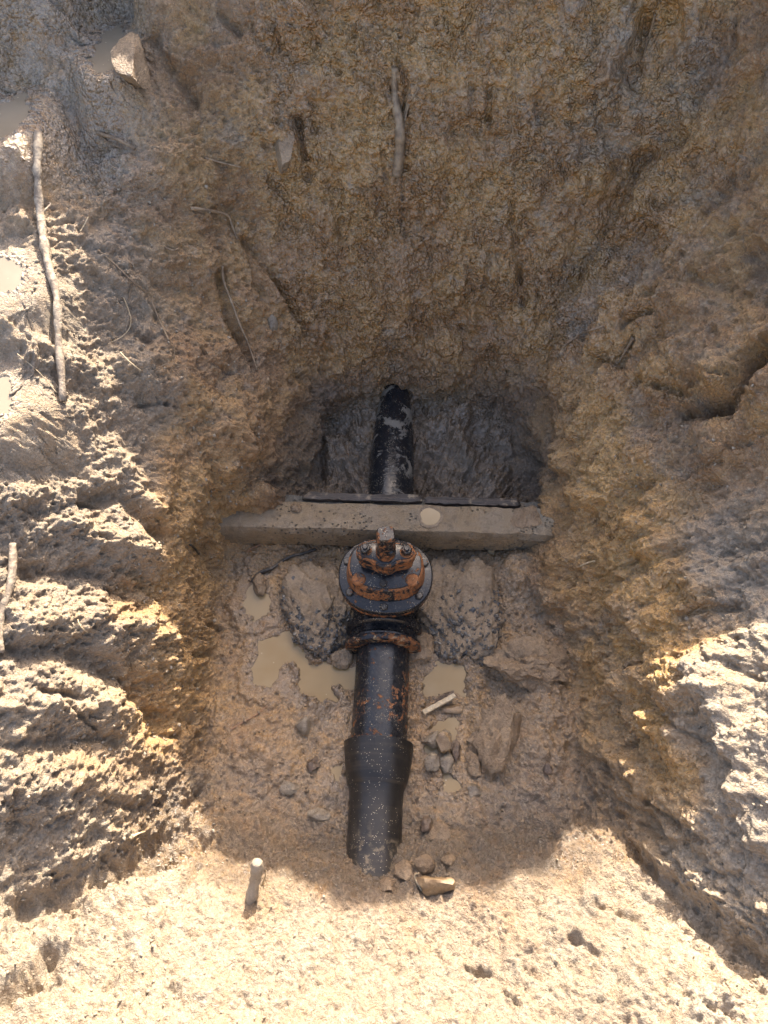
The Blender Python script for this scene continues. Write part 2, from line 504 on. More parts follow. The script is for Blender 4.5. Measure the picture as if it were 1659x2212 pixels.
# sculpted features, placed on the smooth slope: (pixel path, half width m, height m)
FEAT = [
    # crevices
    ([(1659, 770), (1620, 830), (1570, 885), (1480, 900)], .035, -.10),
    ([(1380, 330), (1300, 480), (1240, 590), (1190, 700), (1185, 800)], .024, -.045),
    ([(1110, 470), (1120, 580), (1130, 660)], .016, -.034),
    ([(1165, 610), (1160, 680)], .012, -.03),
    ([(1060, 190), (1055, 260)], .014, -.026),
    ([(700, 720), (690, 800)], .02, -.03),
    ([(1010, 500), (1000, 545)], .01, -.02),
    ([(910, 440), (905, 480)], .01, -.02),
    ([(1400, 50), (1380, 150)], .014, -.03),
    ([(640, 260), (655, 330), (660, 385)], .018, -.045),
    ([(870, 385), (872, 430), (868, 500)], .007, -.014),
    ([(862, 130), (880, 180), (872, 240)], .012, -.03),
    ([(480, 30), (520, 80)], .015, -.03),
    ([(330, 90), (380, 160), (420, 210)], .025, -.04),
    ([(540, 520), (600, 620), (650, 720)], .025, -.05),
    ([(480, 590), (500, 700), (540, 800)], .025, -.055),
    ([(650, 880), (690, 960), (690, 1050)], .03, -.03),
    ([(1190, 860), (1180, 960), (1215, 1040)], .03, -.03),
    ([(180, 1080), (260, 1070), (330, 1160)], .035, -.05),
    ([(60, 1230), (200, 1240), (330, 1290)], .035, -.042),
    ([(0, 1400), (180, 1420), (330, 1560)], .042, -.055),
    ([(0, 1610), (120, 1600), (230, 1600)], .02, -.03),
    ([(60, 1960), (220, 1900), (420, 1830)], .05, -.07),
    ([(0, 2130), (100, 2090), (110, 2050)], .03, -.07),
    ([(1380, 1850), (1480, 1960), (1659, 2090)], .03, -.045),
    ([(1500, 2000), (1600, 2100)], .02, -.03),
    ([(1290, 1950), (1370, 1980)], .012, -.02),
    ([(1230, 2030), (1290, 2065)], .012, -.02),
    ([(1130, 2085), (1165, 2115)], .012, -.02),
    ([(370, 2140), (385, 2160)], .014, -.03),
    ([(1010, 2075), (1050, 2085)], .012, -.025),
    ([(430, 1880), (395, 1930)], .012, -.03),
    ([(1500, 980), (1350, 1090), (1230, 1180)], .03, -.012),
    ([(1360, 700), (1280, 830), (1230, 950)], .025, -.02),
    ([(1450, 600), (1330, 800)], .02, -.02),
    ([(1580, 500), (1500, 620)], .03, -.025),
    ([(400, 1790), (330, 1830)], .03, -.03),
    ([(450, 1000), (470, 1130), (460, 1230)], .03, -.03),
    ([(410, 1330), (470, 1360)], .02, -.025),
    # lumps and ledges
    ([(300, 780), (480, 760)], .07, .05),
    ([(380, 840), (520, 940)], .07, .04),
    ([(200, 1330), (330, 1390), (370, 1430)], .05, .055),
    ([(60, 1340), (180, 1330)], .05, .05),
    ([(60, 1530), (240, 1530)], .05, .045),
    ([(40, 1680), (180, 1700)], .07, .05),
    ([(150, 1130), (310, 1200)], .035, .045),
    ([(340, 1090), (360, 1020)], .03, .03),
    ([(1440, 800), (1560, 820)], .09, .07),
    ([(20, 1065), (150, 1075)], .06, .06),
    ([(60, 760), (200, 800)], .05, .035),
    ([(1230, 1000), (1225, 930)], .04, .03),
    ([(1230, 1070), (1300, 1090)], .03, .03),
    ([(600, 300), (615, 360)], .03, .03),
    ([(570, 540), (590, 640)], .035, .03),
    ([(1520, 1270), (1580, 1220), (1650, 1190)], .045, .07),
    ([(1530, 1450), (1590, 1530), (1640, 1680), (1659, 1800)], .05, .04),
    ([(1435, 1555), (1450, 1575)], .022, .035),
    ([(1400, 1850), (1440, 1890)], .03, .03),
    ([(1590, 1960), (1640, 2000)], .04, .03),
    ([(460, 1120), (470, 1210)], .03, .04),
    ([(560, 1090), (610, 1100)], .04, .03),
    ([(1380, 1280), (1300, 1360)], .05, .02),
]
fr = random.Random(21)
for _ in range(18):                                # short cracks and holes in the near bank
    x_, y_ = fr.uniform(80, 1560), fr.uniform(1975, 2205)
    ln, sl = fr.uniform(6, 46), (x_ - 830) / 900 + fr.uniform(-.5, .5)
    FEAT.append(([(x_, y_), (x_ + ln * sl * .5, y_ + ln * .5), (x_ + ln * sl, y_ + ln)], fr.uniform(.004, .007), -fr.uniform(.007, .016)))
for _ in range(26):                                # scrapes down the far wall
    x_, y_ = fr.uniform(480, 1380), fr.uniform(10, 640)
    ln, sl = fr.uniform(30, 120), (850 - x_) / 1500 + fr.uniform(-.12, .12)
    FEAT.append(([(x_, y_), (x_ + ln * sl * .5 + fr.uniform(-4, 4), y_ + ln * .5), (x_ + ln * sl, y_ + ln)], fr.uniform(.007, .014), -fr.uniform(.010, .026)))
for _ in range(26):                                # broken edges on the left and right banks
    if fr.random() < .6:
        x_, y_ = fr.uniform(20, 420), fr.uniform(420, 1780)
    else:
        x_, y_ = fr.uniform(1260, 1640), fr.uniform(700, 1800)
    ln, sl = fr.uniform(30, 90), fr.uniform(-.6, .9)
    FEAT.append(([(x_, y_), (x_ + ln * .5, y_ + ln * sl * .5 + fr.uniform(-8, 8)), (x_ + ln, y_ + ln * sl)], fr.uniform(.008, .016), -fr.uniform(.015, .035)))
for path, hw, hh in FEAT:
    pts = np.array([hit(*q) for q in path])
    lo, hi = pts.min(0) - 3.2 * hw, pts.max(0) + 3.2 * hw
    m = (X > lo[0]) & (X < hi[0]) & (Y > lo[1]) & (Y < hi[1]) & (Z > lo[2]) & (Z < hi[2])
    q = BASE[m] + np.stack([nC[m], nD[m], nC[m] * 0], -1) * 0.14 * hw
    dm = np.full(len(q), 9.0)
    for a, c in zip(pts[:-1], pts[1:]):
        ab = c - a
        t = np.clip(((q - a) @ ab) / (ab @ ab + 1e-9), 0, 1)
        dm = np.minimum(dm, np.linalg.norm(q - a - t[:, None] * ab, axis=1))
    D[m] += hh * np.exp(-(dm / hw) ** 2 * (1.0 if hh > 0 else 1.6))
D *= fadeout
P = BASE + N0 * D[..., None]

# floor furniture: mounds of slumped mud on the pit floor (pixel centre, radii m, height)
for px, py, rx, ry, h in ((1170, 1430, .16, .10, .05), (1180, 1600, .10, .20, .03), (560, 1620, .12, .16, .018), (1030, 1560, .03, .10, .035),
                          (1120, 1240, .07, .10, .05), (560, 1130, .12, .07, .10), (1150, 1750, .16, .08, .03), (900, 1860, .10, .05, .02),
                          (540, 1780, .10, .08, .02), (1030, 960, .14, .16, .09), (735, 960, .07, .15, .07), (1120, 900, .1, .1, .08), (1232, 1140, .06, .09, .07), (740, 1415, .03, .02, .03), (905, 1410, .05, .05, .035)):
    c = at_z(px, py, .05)
    q = ((P[..., 0] - c[0]) / rx) ** 2 + ((P[..., 1] - c[1]) / ry) ** 2
    P[..., 2] += h * np.exp(-q * 1.2) * (1 - sstep(1.3, 1.8, lv)) * (1 + .25 * nB)


def poly_sd(x, y, poly):
    """signed distance to a polygon, negative inside"""
    p = np.array(poly)
    d = np.full(x.shape, 1e9)
    ins = np.zeros(x.shape, bool)
    for a, c in zip(p, np.roll(p, -1, 0)):
        e = c - a
        t = np.clip(((x - a[0]) * e[0] + (y - a[1]) * e[1]) / (e @ e), 0, 1)
        d = np.minimum(d, np.hypot(x - a[0] - t * e[0], y - a[1] - t * e[1]))
        cond = ((a[1] > y) != (c[1] > y)) & (x < (c[0] - a[0]) * (y - a[1]) / (c[1] - a[1] + 1e-12) + a[0])
        ins ^= cond
    return np.where(ins, -d, d)


# puddles: (pixel outline, water level, half-width of the shore)
PUD = [
    ([(557, 1383), (626, 1360), (641, 1383), (647, 1404), (673, 1426), (712, 1428), (740, 1436), (770, 1450), (768, 1486), (738, 1484), (722, 1490), (735, 1514), (697, 1523), (650, 1492), (641, 1450), (609, 1433), (607, 1450), (587, 1495), (547, 1477), (542, 1450), (564, 1409)], .045),
    ([(946, 1430), (999, 1438), (1009, 1463), (1004, 1515), (984, 1503), (914, 1505), (911, 1483), (916, 1463), (936, 1453)], .045),
    ([(949, 1558), (986, 1550), (979, 1603), (956, 1590), (944, 1593), (929, 1575)], .045),
    ([(924, 1612), (943, 1618), (949, 1645), (981, 1683), (994, 1711), (964, 1705), (957, 1668), (940, 1650)], .045),
    ([(535, 1270), (560, 1255), (585, 1300), (580, 1330), (545, 1345), (525, 1310)], .055),
    ([(718, 1660), (738, 1655), (736, 1690), (722, 1688)], .047),
    ([(196, 130), (225, 70), (262, 50), (270, 100), (248, 150), (215, 155)], None),
    ([(0, 225), (55, 200), (60, 250), (20, 300), (-30, 290), (-30, 240)], None),
    ([(-40, 560), (30, 555), (52, 600), (40, 632), (-40, 630)], None),
    ([(-40, 815), (20, 808), (26, 880), (-10, 910), (-40, 900)], None),
]
puddles = []
shore = np.zeros_like(X)
for pix, zl in PUD:
    if zl is None:
        zl = float(np.median([hit(*q)[2] for q in pix]))
        bench = True
    else:
        bench = False
    poly = np.array([at_z(px, py, zl)[:2] for px, py in pix])
    lo, hi = poly.min(0) - .14, poly.max(0) + .14
    m = (P[..., 0] > lo[0]) & (P[..., 0] < hi[0]) & (P[..., 1] > lo[1]) & (P[..., 1] < hi[1])
    sd = poly_sd(P[..., 0][m], P[..., 1][m], poly) + 0.0045 * nC[m] + 0.003 * nD[m]
    z = P[..., 2][m]
    if bench:
        z = z + (zl + .004 + .002 * nD[m] - z) * (1 - sstep(0.03, .14, sd))
    else:
        z = np.maximum(z, zl + .0035 + .0015 * cl3[m] - 1.0 * np.clip(sd - .045, 0, 1))
    inm = 1 - sstep(-.010, .006, sd)
    P[..., 2][m] = z + (zl - .010 + .002 * nC[m] - z) * inm
    shore[m] = np.maximum(shore[m], 1 - sstep(.0, .045, sd + .004 * nD[m]))
    puddles.append((poly, zl))

# ---- region attributes
gn = sample(V_FR, P3, 1.1, 2)
a_dry_sunlit = np.clip(near * 1.0 * sstep(.17, .27, Z + .03 * gn) + .9 * left * sstep(-.66, -.82, X + .04 * gn) * sstep(.15, .42, Z + .05 * gn) * sstep(2.1, 1.8, Y) + right * sstep(.42, .58, Z + .05 * gn) * sstep(1.3, .9, Y), 0, 1)  # dry clay; the cream of the sunlit banks is put into its colour
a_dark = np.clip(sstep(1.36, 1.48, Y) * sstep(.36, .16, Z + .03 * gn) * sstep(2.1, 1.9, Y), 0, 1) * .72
tr = hit(1610, 170)
a_dark = np.maximum(a_dark, .75 * np.exp(-(((X - tr[0]) / .20) ** 2 + ((Y - tr[1]) / .20) ** 2 + ((Z - tr[2]) / .12) ** 2)) * sstep(-1.2, .4, gn))
a_grey = np.clip((1 - wall) * (.55 + .45 * sstep(-1.2, .6, gn)) + .9 * sstep(-.6, -.9, X) * sstep(1.85, 2.2, Y) + .5 * right * sstep(.3, 1.4, gn) + .5 * left * sstep(.2, 1.2, gn) * sstep(1.3, 1.7, Y), 0, 1)
a_wet = np.clip(far + .8 * (1 - wall) + sstep(-.6, -.9, X) * sstep(1.85, 2.2, Y) + .6 * right * sstep(.9, .6, Z + .1 * gn), 0, 1)

# ---- split the sheet into floor, four walls and the ground above
PF = P.reshape(-1, 3).astype(np.float32)
ii, jj = np.meshgrid(np.arange(NS - 1), np.arange(NT), indexing='ij')
j2 = (jj + 1) % NT
Q = np.stack([ii * NT + jj, ii * NT + j2, (ii + 1) * NT + j2, (ii + 1) * NT + jj], -1)
fl = (LEV[:-1][:, None] + LEV[1:][:, None]) / 2 + np.zeros((1, NT)) + 0.0
fl = fl + 0.04 * nB[:-1]
thd = np.degrees(TH)[None, :] + 2.5 * nB[:-1]
region = np.where(fl < 1.0, 0, np.where(fl > 5.0, 5, np.where((thd >= 52) & (thd < 118), 1, np.where((thd >= 118) & (thd < 228), 2, np.where((thd >= 228) & (thd < 314), 4, 3)))))
a_och = np.clip(right * sstep(1.9, 1.4, Y) * sstep(.66, .38, Z + .08 * gn) + .6 * left * sstep(1.7, 1.3, Y) * sstep(.75, .35, Z + .06 * gn) , 0, 1)  # ochre clay, with golden bounce light of the shaded banks painted in
foot = sstep(.66, .40, Y + .03 * gn) * (1 - a_dry_sunlit) * sstep(.85, .65, np.abs(X))  # grey mud at the near foot; its shadow band is painted in too
a_grey = np.maximum(a_grey, foot)
a_dark = np.maximum(a_dark, .6 * foot * sstep(-1.5, .8, gn))  # shadow along the near foot put into the soil colour
a_dark = np.maximum(a_dark, .34 * shore)
a_wet = np.clip(a_wet + shore + .35 * left * sstep(.5, .2, Z), 0, 1)
ATT = {'ochre': a_och, 'calm': np.clip((1 - wall) + .6 * smoothn + foot, 0, 1), 'dry_sunlit': a_dry_sunlit, 'dark': a_dark, 'grey': a_grey, 'wet': a_wet}
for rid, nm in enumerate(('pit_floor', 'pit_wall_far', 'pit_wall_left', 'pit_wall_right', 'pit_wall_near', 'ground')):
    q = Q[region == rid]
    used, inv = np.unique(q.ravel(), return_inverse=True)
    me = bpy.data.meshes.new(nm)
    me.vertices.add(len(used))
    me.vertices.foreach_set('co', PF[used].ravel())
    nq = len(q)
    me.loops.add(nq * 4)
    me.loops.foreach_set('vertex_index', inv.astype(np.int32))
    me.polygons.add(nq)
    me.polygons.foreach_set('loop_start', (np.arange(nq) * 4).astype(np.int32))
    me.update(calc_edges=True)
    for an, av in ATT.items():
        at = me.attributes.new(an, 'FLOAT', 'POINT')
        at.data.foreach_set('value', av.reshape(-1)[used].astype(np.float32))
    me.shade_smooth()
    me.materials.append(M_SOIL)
    o = bpy.data.objects.new(nm, me)
    col.objects.link(o)
    tag(o, kind='structure')
BV1 = bvh_of(P, 4, 3)


def on(px, py, up=0.0):
    """point on the finished ground under a pixel of the photograph"""
    d = ray(px, py)
    r = BV1.ray_cast(Vector(CAM), Vector(d))
    if r[0] is None:
        return np.array(at_z(px, py, 1.0)), np.array([0, 0, 1.0])
    n = np.array(r[1])
    if n @ d > 0:
        n = -n
    return np.array(r[0]) + n * up, n

# ------------------------------------------------------------------ object materials
def mat_iron(name, rust=0.5, mud=0.25, rough=0.26, base=(0.011, 0.012, 0.014), mscale=34, mcol=(0.26, 0.19, 0.115)):
    m, nt, p = new_mat(name)
    b = NB(nt)
    n = b.noise(48, 9, 0.74, dist=0.3)
    big = b.noise(7, 3, 0.5)
    fac = b.math('ADD', n, b.math('MULTIPLY', b.math('SUBTRACT', big, 0.5), 0.55))
    th = 0.80 - 0.42 * rust
    rm = b.ramp(fac, th - 0.018, th + 0.018)
    rc = b.mix(b.noise(90, 5, 0.7), (0.070, 0.028, 0.013), (0.32, 0.125, 0.042))
    c = b.mix(rm, base, rc)
    md = b.ramp(b.noise(mscale, 6, 0.7, dist=0.6), 0.80 - 0.35 * mud, 0.86 - 0.35 * mud)
    c = b.mix(md, c, mcol)
    sp = b.math('MULTIPLY', b.ramp(b.voro(190), 0.24, 0.14), b.ramp(b.noise(31, 2, 0.5), 0.48, 0.60))
    c = b.mix(sp, c, (0.42, 0.35, 0.24))
    nt.links.new(c, p.inputs['Base Color'])
    p.inputs['Specular IOR Level'].default_value = 0.38
    r = b.math('MAXIMUM', b.math('MULTIPLY', b.math('MAXIMUM', rm, md), 0.80), b.ramp(b.noise(60, 4), 0.35, 0.7, rough - .07, rough + .14))
    nt.links.new(r, p.inputs['Roughness'])
    h = b.math('ADD', b.math('MULTIPLY', b.math('MAXIMUM', rm, md), b.noise(160, 4, 0.7)), b.math('MULTIPLY', b.noise(45, 4, 0.6), 0.35))
    nt.links.new(b.bump(h, 0.5, 0.005), p.inputs['Normal'])
    return m


M_IRON = mat_iron('bitumen_coated_iron', 0.34, 0.35, 0.24)
M_IRON_PIPE = mat_iron('bitumen_pipe_flaking_to_rust', 0.50, 0.10, 0.27)
M_IRON_RUST = mat_iron('rusted_iron', 0.76, 0.40, 0.35)
M_IRON_MUD = mat_iron('mud_smeared_iron', 0.10, 0.80, 0.16, mscale=9, mcol=(0.15, 0.135, 0.11))
M_COLLAR = mat_iron('muddy_rusted_collar', 0.58, 0.62, 0.3)
M_BOLT = mat_iron('dark_bolt_steel', 0.45, 0.2, 0.3, (0.02, 0.019, 0.018))


def mat_pvc():
    m, nt, p = new_mat('dusty_black_plastic')
    b = NB(nt)
    sep = b.n('ShaderNodeSeparateXYZ')
    b.link(b.pos, sep.inputs[0])
    film = b.math('MULTIPLY', b.ramp(b.noise(9, 5, 0.6), 0.35, 0.7), b.ramp(sep.outputs['Y'], 0.46, 0.10, 0.10, 0.75))
    c = b.mix(film, (0.009, 0.0088, 0.0085), (0.070, 0.058, 0.045))
    band = b.ramp(b.noise(1.0, 3, 0.6, vec=b.scalevec((2, 55, 2))), 0.5, 0.66, 0, 0.3)
    c = b.mix(band, c, (0.06, 0.045, 0.03))
    dirt = b.math('MULTIPLY', b.ramp(b.noise(40, 6, 0.7), 0.52, 0.62), b.ramp(sep.outputs['Y'], 0.36, 0.18))
    c = b.mix(b.math('MULTIPLY', dirt, 0.85), c, (0.22, 0.17, 0.11))
    sp = b.math('MULTIPLY', b.ramp(b.voro(150), 0.20, 0.12), b.ramp(b.noise(37, 2, 0.5), 0.48, 0.58))
    c = b.mix(sp, c, (0.45, 0.38, 0.27))
    nt.links.new(c, p.inputs['Base Color'])
    nt.links.new(b.math('ADD', b.ramp(b.noise(30, 4), 0.3, 0.7, 0.34, 0.50), b.math('MULTIPLY', dirt, 0.3), True), p.inputs['Roughness'])
    p.inputs['Specular IOR Level'].default_value = 0.4
    nt.links.new(b.bump(b.noise(70, 4, 0.6), 0.15, 0.004), p.inputs['Normal'])
    return m


M_PVC = mat_pvc()


def mat_rock(name, a, c2, rough=0.5, scale=18, bump=0.7, pit=False):
    m, nt, p = new_mat(name)
    b = NB(nt)
    c = b.mix(b.ramp(b.noise(scale, 6, 0.65), 0.32, 0.68), a, c2)
    n3 = b.noise(150, 3, 0.6)
    c = b.mix(b.ramp(n3, 0.56, 0.72, 0, 0.5), c, tuple(x * 0.35 for x in a))
    c = b.mix(b.ramp(n3, 0.42, 0.28, 0, 0.35), c, tuple(min(1, x * 1.7) for x in c2))
    nt.links.new(c, p.inputs['Base Color'])
    nt.links.new(b.ramp(b.noise(50, 4), 0.3, 0.7, rough - 0.12, rough + 0.15), p.inputs['Roughness'])
    h = b.math('ADD', b.noise(75, 6, 0.62, dist=0.5), b.math('MULTIPLY', b.noise(230, 3, 0.6), 0.35))
    nt.links.new(b.bump(h, bump, 0.010), p.inputs['Normal'])
    return m


M_CLOD = mat_rock('brown_clay_clod', (0.165, 0.110, 0.064), (0.245, 0.175, 0.108), 0.42, 16, 1.0)
M_MUDROCK = mat_rock('mud_coated_concrete', (0.150, 0.108, 0.068), (0.230, 0.172, 0.112), 0.42, 14, .9)
M_STONE_DARK = mat_rock('dark_brown_stone', (0.045, 0.030, 0.021), (0.12, 0.078, 0.048), 0.35, 30, .5)
M_STONE_GREY = mat_rock('wet_grey_stone', (0.105, 0.080, 0.055), (0.205, 0.165, 0.115), 0.35, 30, .6)
M_STONE_TAN = mat_rock('ochre_stone', (0.15, 0.095, 0.05), (0.25, 0.175, 0.10), 0.45, 22, .4)
M_GRAVEL = mat_rock('dark_blue_grey_gravel', (0.034, 0.035, 0.036), (0.10, 0.095, 0.085), 0.30, 60, .2)
M_CRUMB = mat_rock('pale_clay_crumb', (0.23, 0.188, 0.135), (0.29, 0.245, 0.185), 0.8, 14, .5)
M_CLAYBLOCK = mat_rock('grey_clay_block', (0.20, 0.145, 0.085), (0.27, 0.235, 0.185), 0.40, 16, .5)


def mat_beam():
    m, nt, p = new_mat('wet_muddy_concrete')
    b = NB(nt)
    sep = b.n('ShaderNodeSeparateXYZ')
    b.link(b.pos, sep.inputs[0])
    n = b.noise(9, 6, 0.65)
    c = b.mix(b.ramp(n, 0.38, 0.62), (0.205, 0.145, 0.082), (0.215, 0.165, 0.108))
    c = b.mix(b.ramp(b.noise(3.3, 4, 0.6), 0.52, 0.66, 0, 0.7), c, (0.185, 0.165, 0.125))
    stain = b.ramp(b.math('ADD', sep.outputs['Z'], b.math('MULTIPLY', b.noise(14, 5), 0.03)), 0.106, 0.082)
    c = b.mix(b.math('MULTIPLY', stain, 0.85), c, (0.30, 0.19, 0.085))
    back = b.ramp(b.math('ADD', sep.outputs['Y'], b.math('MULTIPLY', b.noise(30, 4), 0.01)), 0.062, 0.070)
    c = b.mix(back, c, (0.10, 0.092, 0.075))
    c = b.mix(b.ramp(b.noise(26, 6, 0.7, dist=0.5), 0.50, 0.64, 0, 0.65), c, (0.115, 0.082, 0.050))
    c = b.mix(b.ramp(b.noise(19, 6, 0.7, dist=0.8), 0.45, 0.33, 0, 0.6), c, (0.30, 0.235, 0.155))
    pits = b.math('MULTIPLY', b.ramp(b.voro(62), 0.30, 0.16), b.ramp(b.noise(7, 3), 0.42, 0.56))
    c = b.mix(pits, c, (0.05, 0.045, 0.035))
    c = b.mix(b.ramp(b.noise(170, 3, 0.6), 0.6, 0.75, 0, 0.6), c, (0.09, 0.075, 0.05))
    nt.links.new(c, p.inputs['Base Color'])
    nt.links.new(b.ramp(b.noise(40, 4), 0.3, 0.7, 0.36, 0.66), p.inputs['Roughness'])
    h = b.math('SUBTRACT', b.math('ADD', b.noise(60, 6, 0.65), b.math('MULTIPLY', b.noise(200, 3), .4)), pits)
    nt.links.new(b.bump(h, 0.9, 0.010), p.inputs['Normal'])
    return m


M_BEAM = mat_beam()


def mat_wood(name, a, c2, rough, axis=(60, 4, 60), bump=0.8):
    m, nt, p = new_mat(name)
    b = NB(nt)
    v = b.scalevec(axis)
    g = b.noise(1.0, 6, 0.65, vec=v, dist=0.3)
    c = b.mix(b.ramp(g, 0.35, 0.65), a, c2)
    c = b.mix(b.ramp(b.noise(30, 5, 0.65), 0.55, 0.70, 0, 0.7), c, (0.27, 0.205, 0.13))
    nt.links.new(c, p.inputs['Base Color'])
    p.inputs['Roughness'].default_value = rough
    nt.links.new(b.bump(b.math('ADD', g, b.math('MULTIPLY', b.noise(120, 4), 0.4)), bump, 0.006), p.inputs['Normal'])
    return m


M_TIMBER = mat_wood('rotten_black_timber', (0.010, 0.008, 0.007), (0.055, 0.042, 0.034), 0.45, (5, 110, 110))
M_ROOT = mat_wood('muddy_root_bark', (0.11, 0.072, 0.042), (0.23, 0.16, 0.095), 0.55, (40, 40, 40))
M_STICK = mat_wood('dry_grey_stick_bark', (0.13, 0.10, 0.075), (0.33, 0.27, 0.20), 0.75, (50, 50, 50))
M_BLACKROOT = mat_wood('black_root_bark', (0.012, 0.010, 0.008), (0.05, 0.04, 0.03), 0.5, (40, 40, 40))
M_PALE = mat_wood('pale_split_wood', (0.33, 0.25, 0.15), (0.47, 0.38, 0.25), 0.6, (30, 30, 30))
M_REDWOOD = mat_wood('reddish_twig_bark', (0.14, 0.065, 0.035), (0.28, 0.15, 0.08), 0.6, (40, 40, 40))


def mat_water(name='muddy_water', ca=(0.215, 0.148, 0.070), cb=(0.24, 0.175, 0.095)):
    m, nt, p = new_mat(name)
    b = NB(nt)
    c = b.mix(b.ramp(b.noise(6, 3), 0.35, 0.65), ca, cb)
    sc = b.math('MULTIPLY', b.ramp(b.voro(42), 0.14, 0.07), b.ramp(b.noise(15, 2), 0.5, 0.6))
    c = b.mix(b.math('MULTIPLY', sc, 0.6), c, (0.5, 0.43, 0.3))
    nt.links.new(c, p.inputs['Base Color'])
    p.inputs['Roughness'].default_value = 0.06
    p.inputs['IOR'].default_value = 1.33
    p.inputs['Specular IOR Level'].default_value = 0.5
    nt.links.new(b.bump(b.noise(12, 2), 0.05, 0.004), p.inputs['Normal'])
    return m


M_WATER = mat_water()
M_SLURRY = mat_water('clay_slurry', (0.175, 0.145, 0.105), (0.20, 0.168, 0.125))

# ------------------------------------------------------------------ puddles (the ground dips below each sheet of water)
for poly, zl in puddles:
    ar = np.sum(poly[:, 0] * np.roll(poly[:, 1], -1) - np.roll(poly[:, 0], -1) * poly[:, 1])
    pl = poly if ar > 0 else poly[::-1]
    tn = np.roll(pl, -1, 0) - np.roll(pl, 1, 0)
    nn = np.stack([tn[:, 1], -tn[:, 0]], -1) / (np.linalg.norm(tn, axis=1, keepdims=True) + 1e-9)
    big = pl + nn * .018
    verts = [(q[0], q[1], zl) for q in big]
    tri = tessellate_polygon([[Vector(v) for v in verts]])
    tag(mesh_obj('puddle', verts, tri, M_WATER if zl < .3 else M_SLURRY, smooth=False), kind='structure')


# ------------------------------------------------------------------ builders
def lathe(name, prof, mat, parent, segs=64, z=0.0, x=0.0, cap=True, auto=35, wob=0.0):
    """surface of revolution about a local Y axis at height z; prof = [(y, r)]"""
    v, f = [], []
    for k_, (y, r) in enumerate(prof):
        for i in range(segs):
            a = 2 * math.pi * i / segs
            rr = r + wob * math.sin(3 * a + y * 40) * .5 + wob * math.sin(2 * a - y * 17)
            v.append((x + rr * math.cos(a), y, z + rr * math.sin(a)))
    for k_ in range(len(prof) - 1):
        for i in range(segs):
            j = (i + 1) % segs
            f.append((k_ * segs + i, k_ * segs + j, (k_ + 1) * segs + j, (k_ + 1) * segs + i))
    if cap:
        f.append(tuple(range(segs)))
        f.append(tuple((len(prof) - 1) * segs + i for i in reversed(range(segs))))
    bm = bmesh.new()
    vv = [bm.verts.new(q) for q in v]
    for q in f:
        bm.faces.new([vv[i] for i in q])
    return bm_obj(name, bm, mat, parent, auto=auto)


def stack(name, rings_, mat, parent, auto=35):
    """closed solid through a list of equal-length rings of points"""
    bm = bmesh.new()
    n = len(rings_[0])
    R_ = [[bm.verts.new(tuple(q)) for q in r] for r in rings_]
    for a, c in zip(R_[:-1], R_[1:]):
        for i in range(n):
            bm.faces.new((a[i], a[(i + 1) % n], c[(i + 1) % n], c[i]))
    bm.faces.new(R_[0])
    bm.faces.new(R_[-1])
    return bm_obj(name, bm, mat, parent, auto=auto)


def sup(a, c, e, n=72, cx=0, cy=0):
    t = np.linspace(0, 2 * np.pi, n, endpoint=False)
    return np.stack([cx + a * np.sign(np.cos(t)) * np.abs(np.cos(t)) ** (2 / e), cy + c * np.sign(np.sin(t)) * np.abs(np.sin(t)) ** (2 / e)], -1)


def lift(o2, z, s=1.0, c=(0, 0)):
    q = (np.asarray(o2) - c) * s + c
    return [(x, y, z) for x, y in q]


def inset(o2, d):
    """move a closed outline inwards by d"""
    o2 = np.asarray(o2)
    tn = np.roll(o2, -1, 0) - np.roll(o2, 1, 0)
    nn = np.stack([tn[:, 1], -tn[:, 0]], -1)
    nn /= np.linalg.norm(nn, axis=1, keepdims=True) + 1e-9
    return o2 - nn * d


def slab(name, outline, z0, z1, bev, mat, parent, flare=0.0):
    return stack(name, [lift(inset(outline, bev - flare), z0), lift(inset(outline, -flare), z0 + bev), lift(outline, z1 - bev), lift(inset(outline, bev * .4), z1 - bev * .3), lift(inset(outline, bev), z1)], mat, parent, auto=50)


def vcyl(name, x, y, z0, z1, r, mat, parent, n=24, bev=0.002, rot=0.0):
    t = np.linspace(0, 2 * np.pi, n, endpoint=False) + rot
    o2 = np.stack([x + r * np.cos(t), y + r * np.sin(t)], -1)
    c = np.array([x, y])
    k_ = 1 - bev / r
    return stack(name, [lift(o2, z0), lift(o2, z1 - bev), lift(o2, z1, k_, c)], mat, parent, auto=25 if n < 10 else 40)


def rock_bm(seed, sx, sy, sz, cuts=7, sub=3, rough=0.10, flat=0.55):
    g = np.random.default_rng(seed)
    bm = bmesh.new()
    bmesh.ops.create_icosphere(bm, subdivisions=sub, radius=1.0)
    co = np.array([v.co[:] for v in bm.verts])
    for _ in range(cuts):
        n = g.normal(size=3)
        n /= np.linalg.norm(n)
        d = g.uniform(flat, .92)
        ex = np.maximum(co @ n - d, 0)
        co -= ex[:, None] * n
    nz = sample(V_FR, (co + g.uniform(0, 9, 3)).astype(np.float32), 4.0) * rough + sample(V_RO, (co + g.uniform(0, 9, 3)).astype(np.float32), 3.0) * rough * .4
    co *= (1 + nz)[:, None]
    co *= np.array([sx, sy, sz])
    for v, q in zip(bm.verts, co):
        v.co = q
    return bm


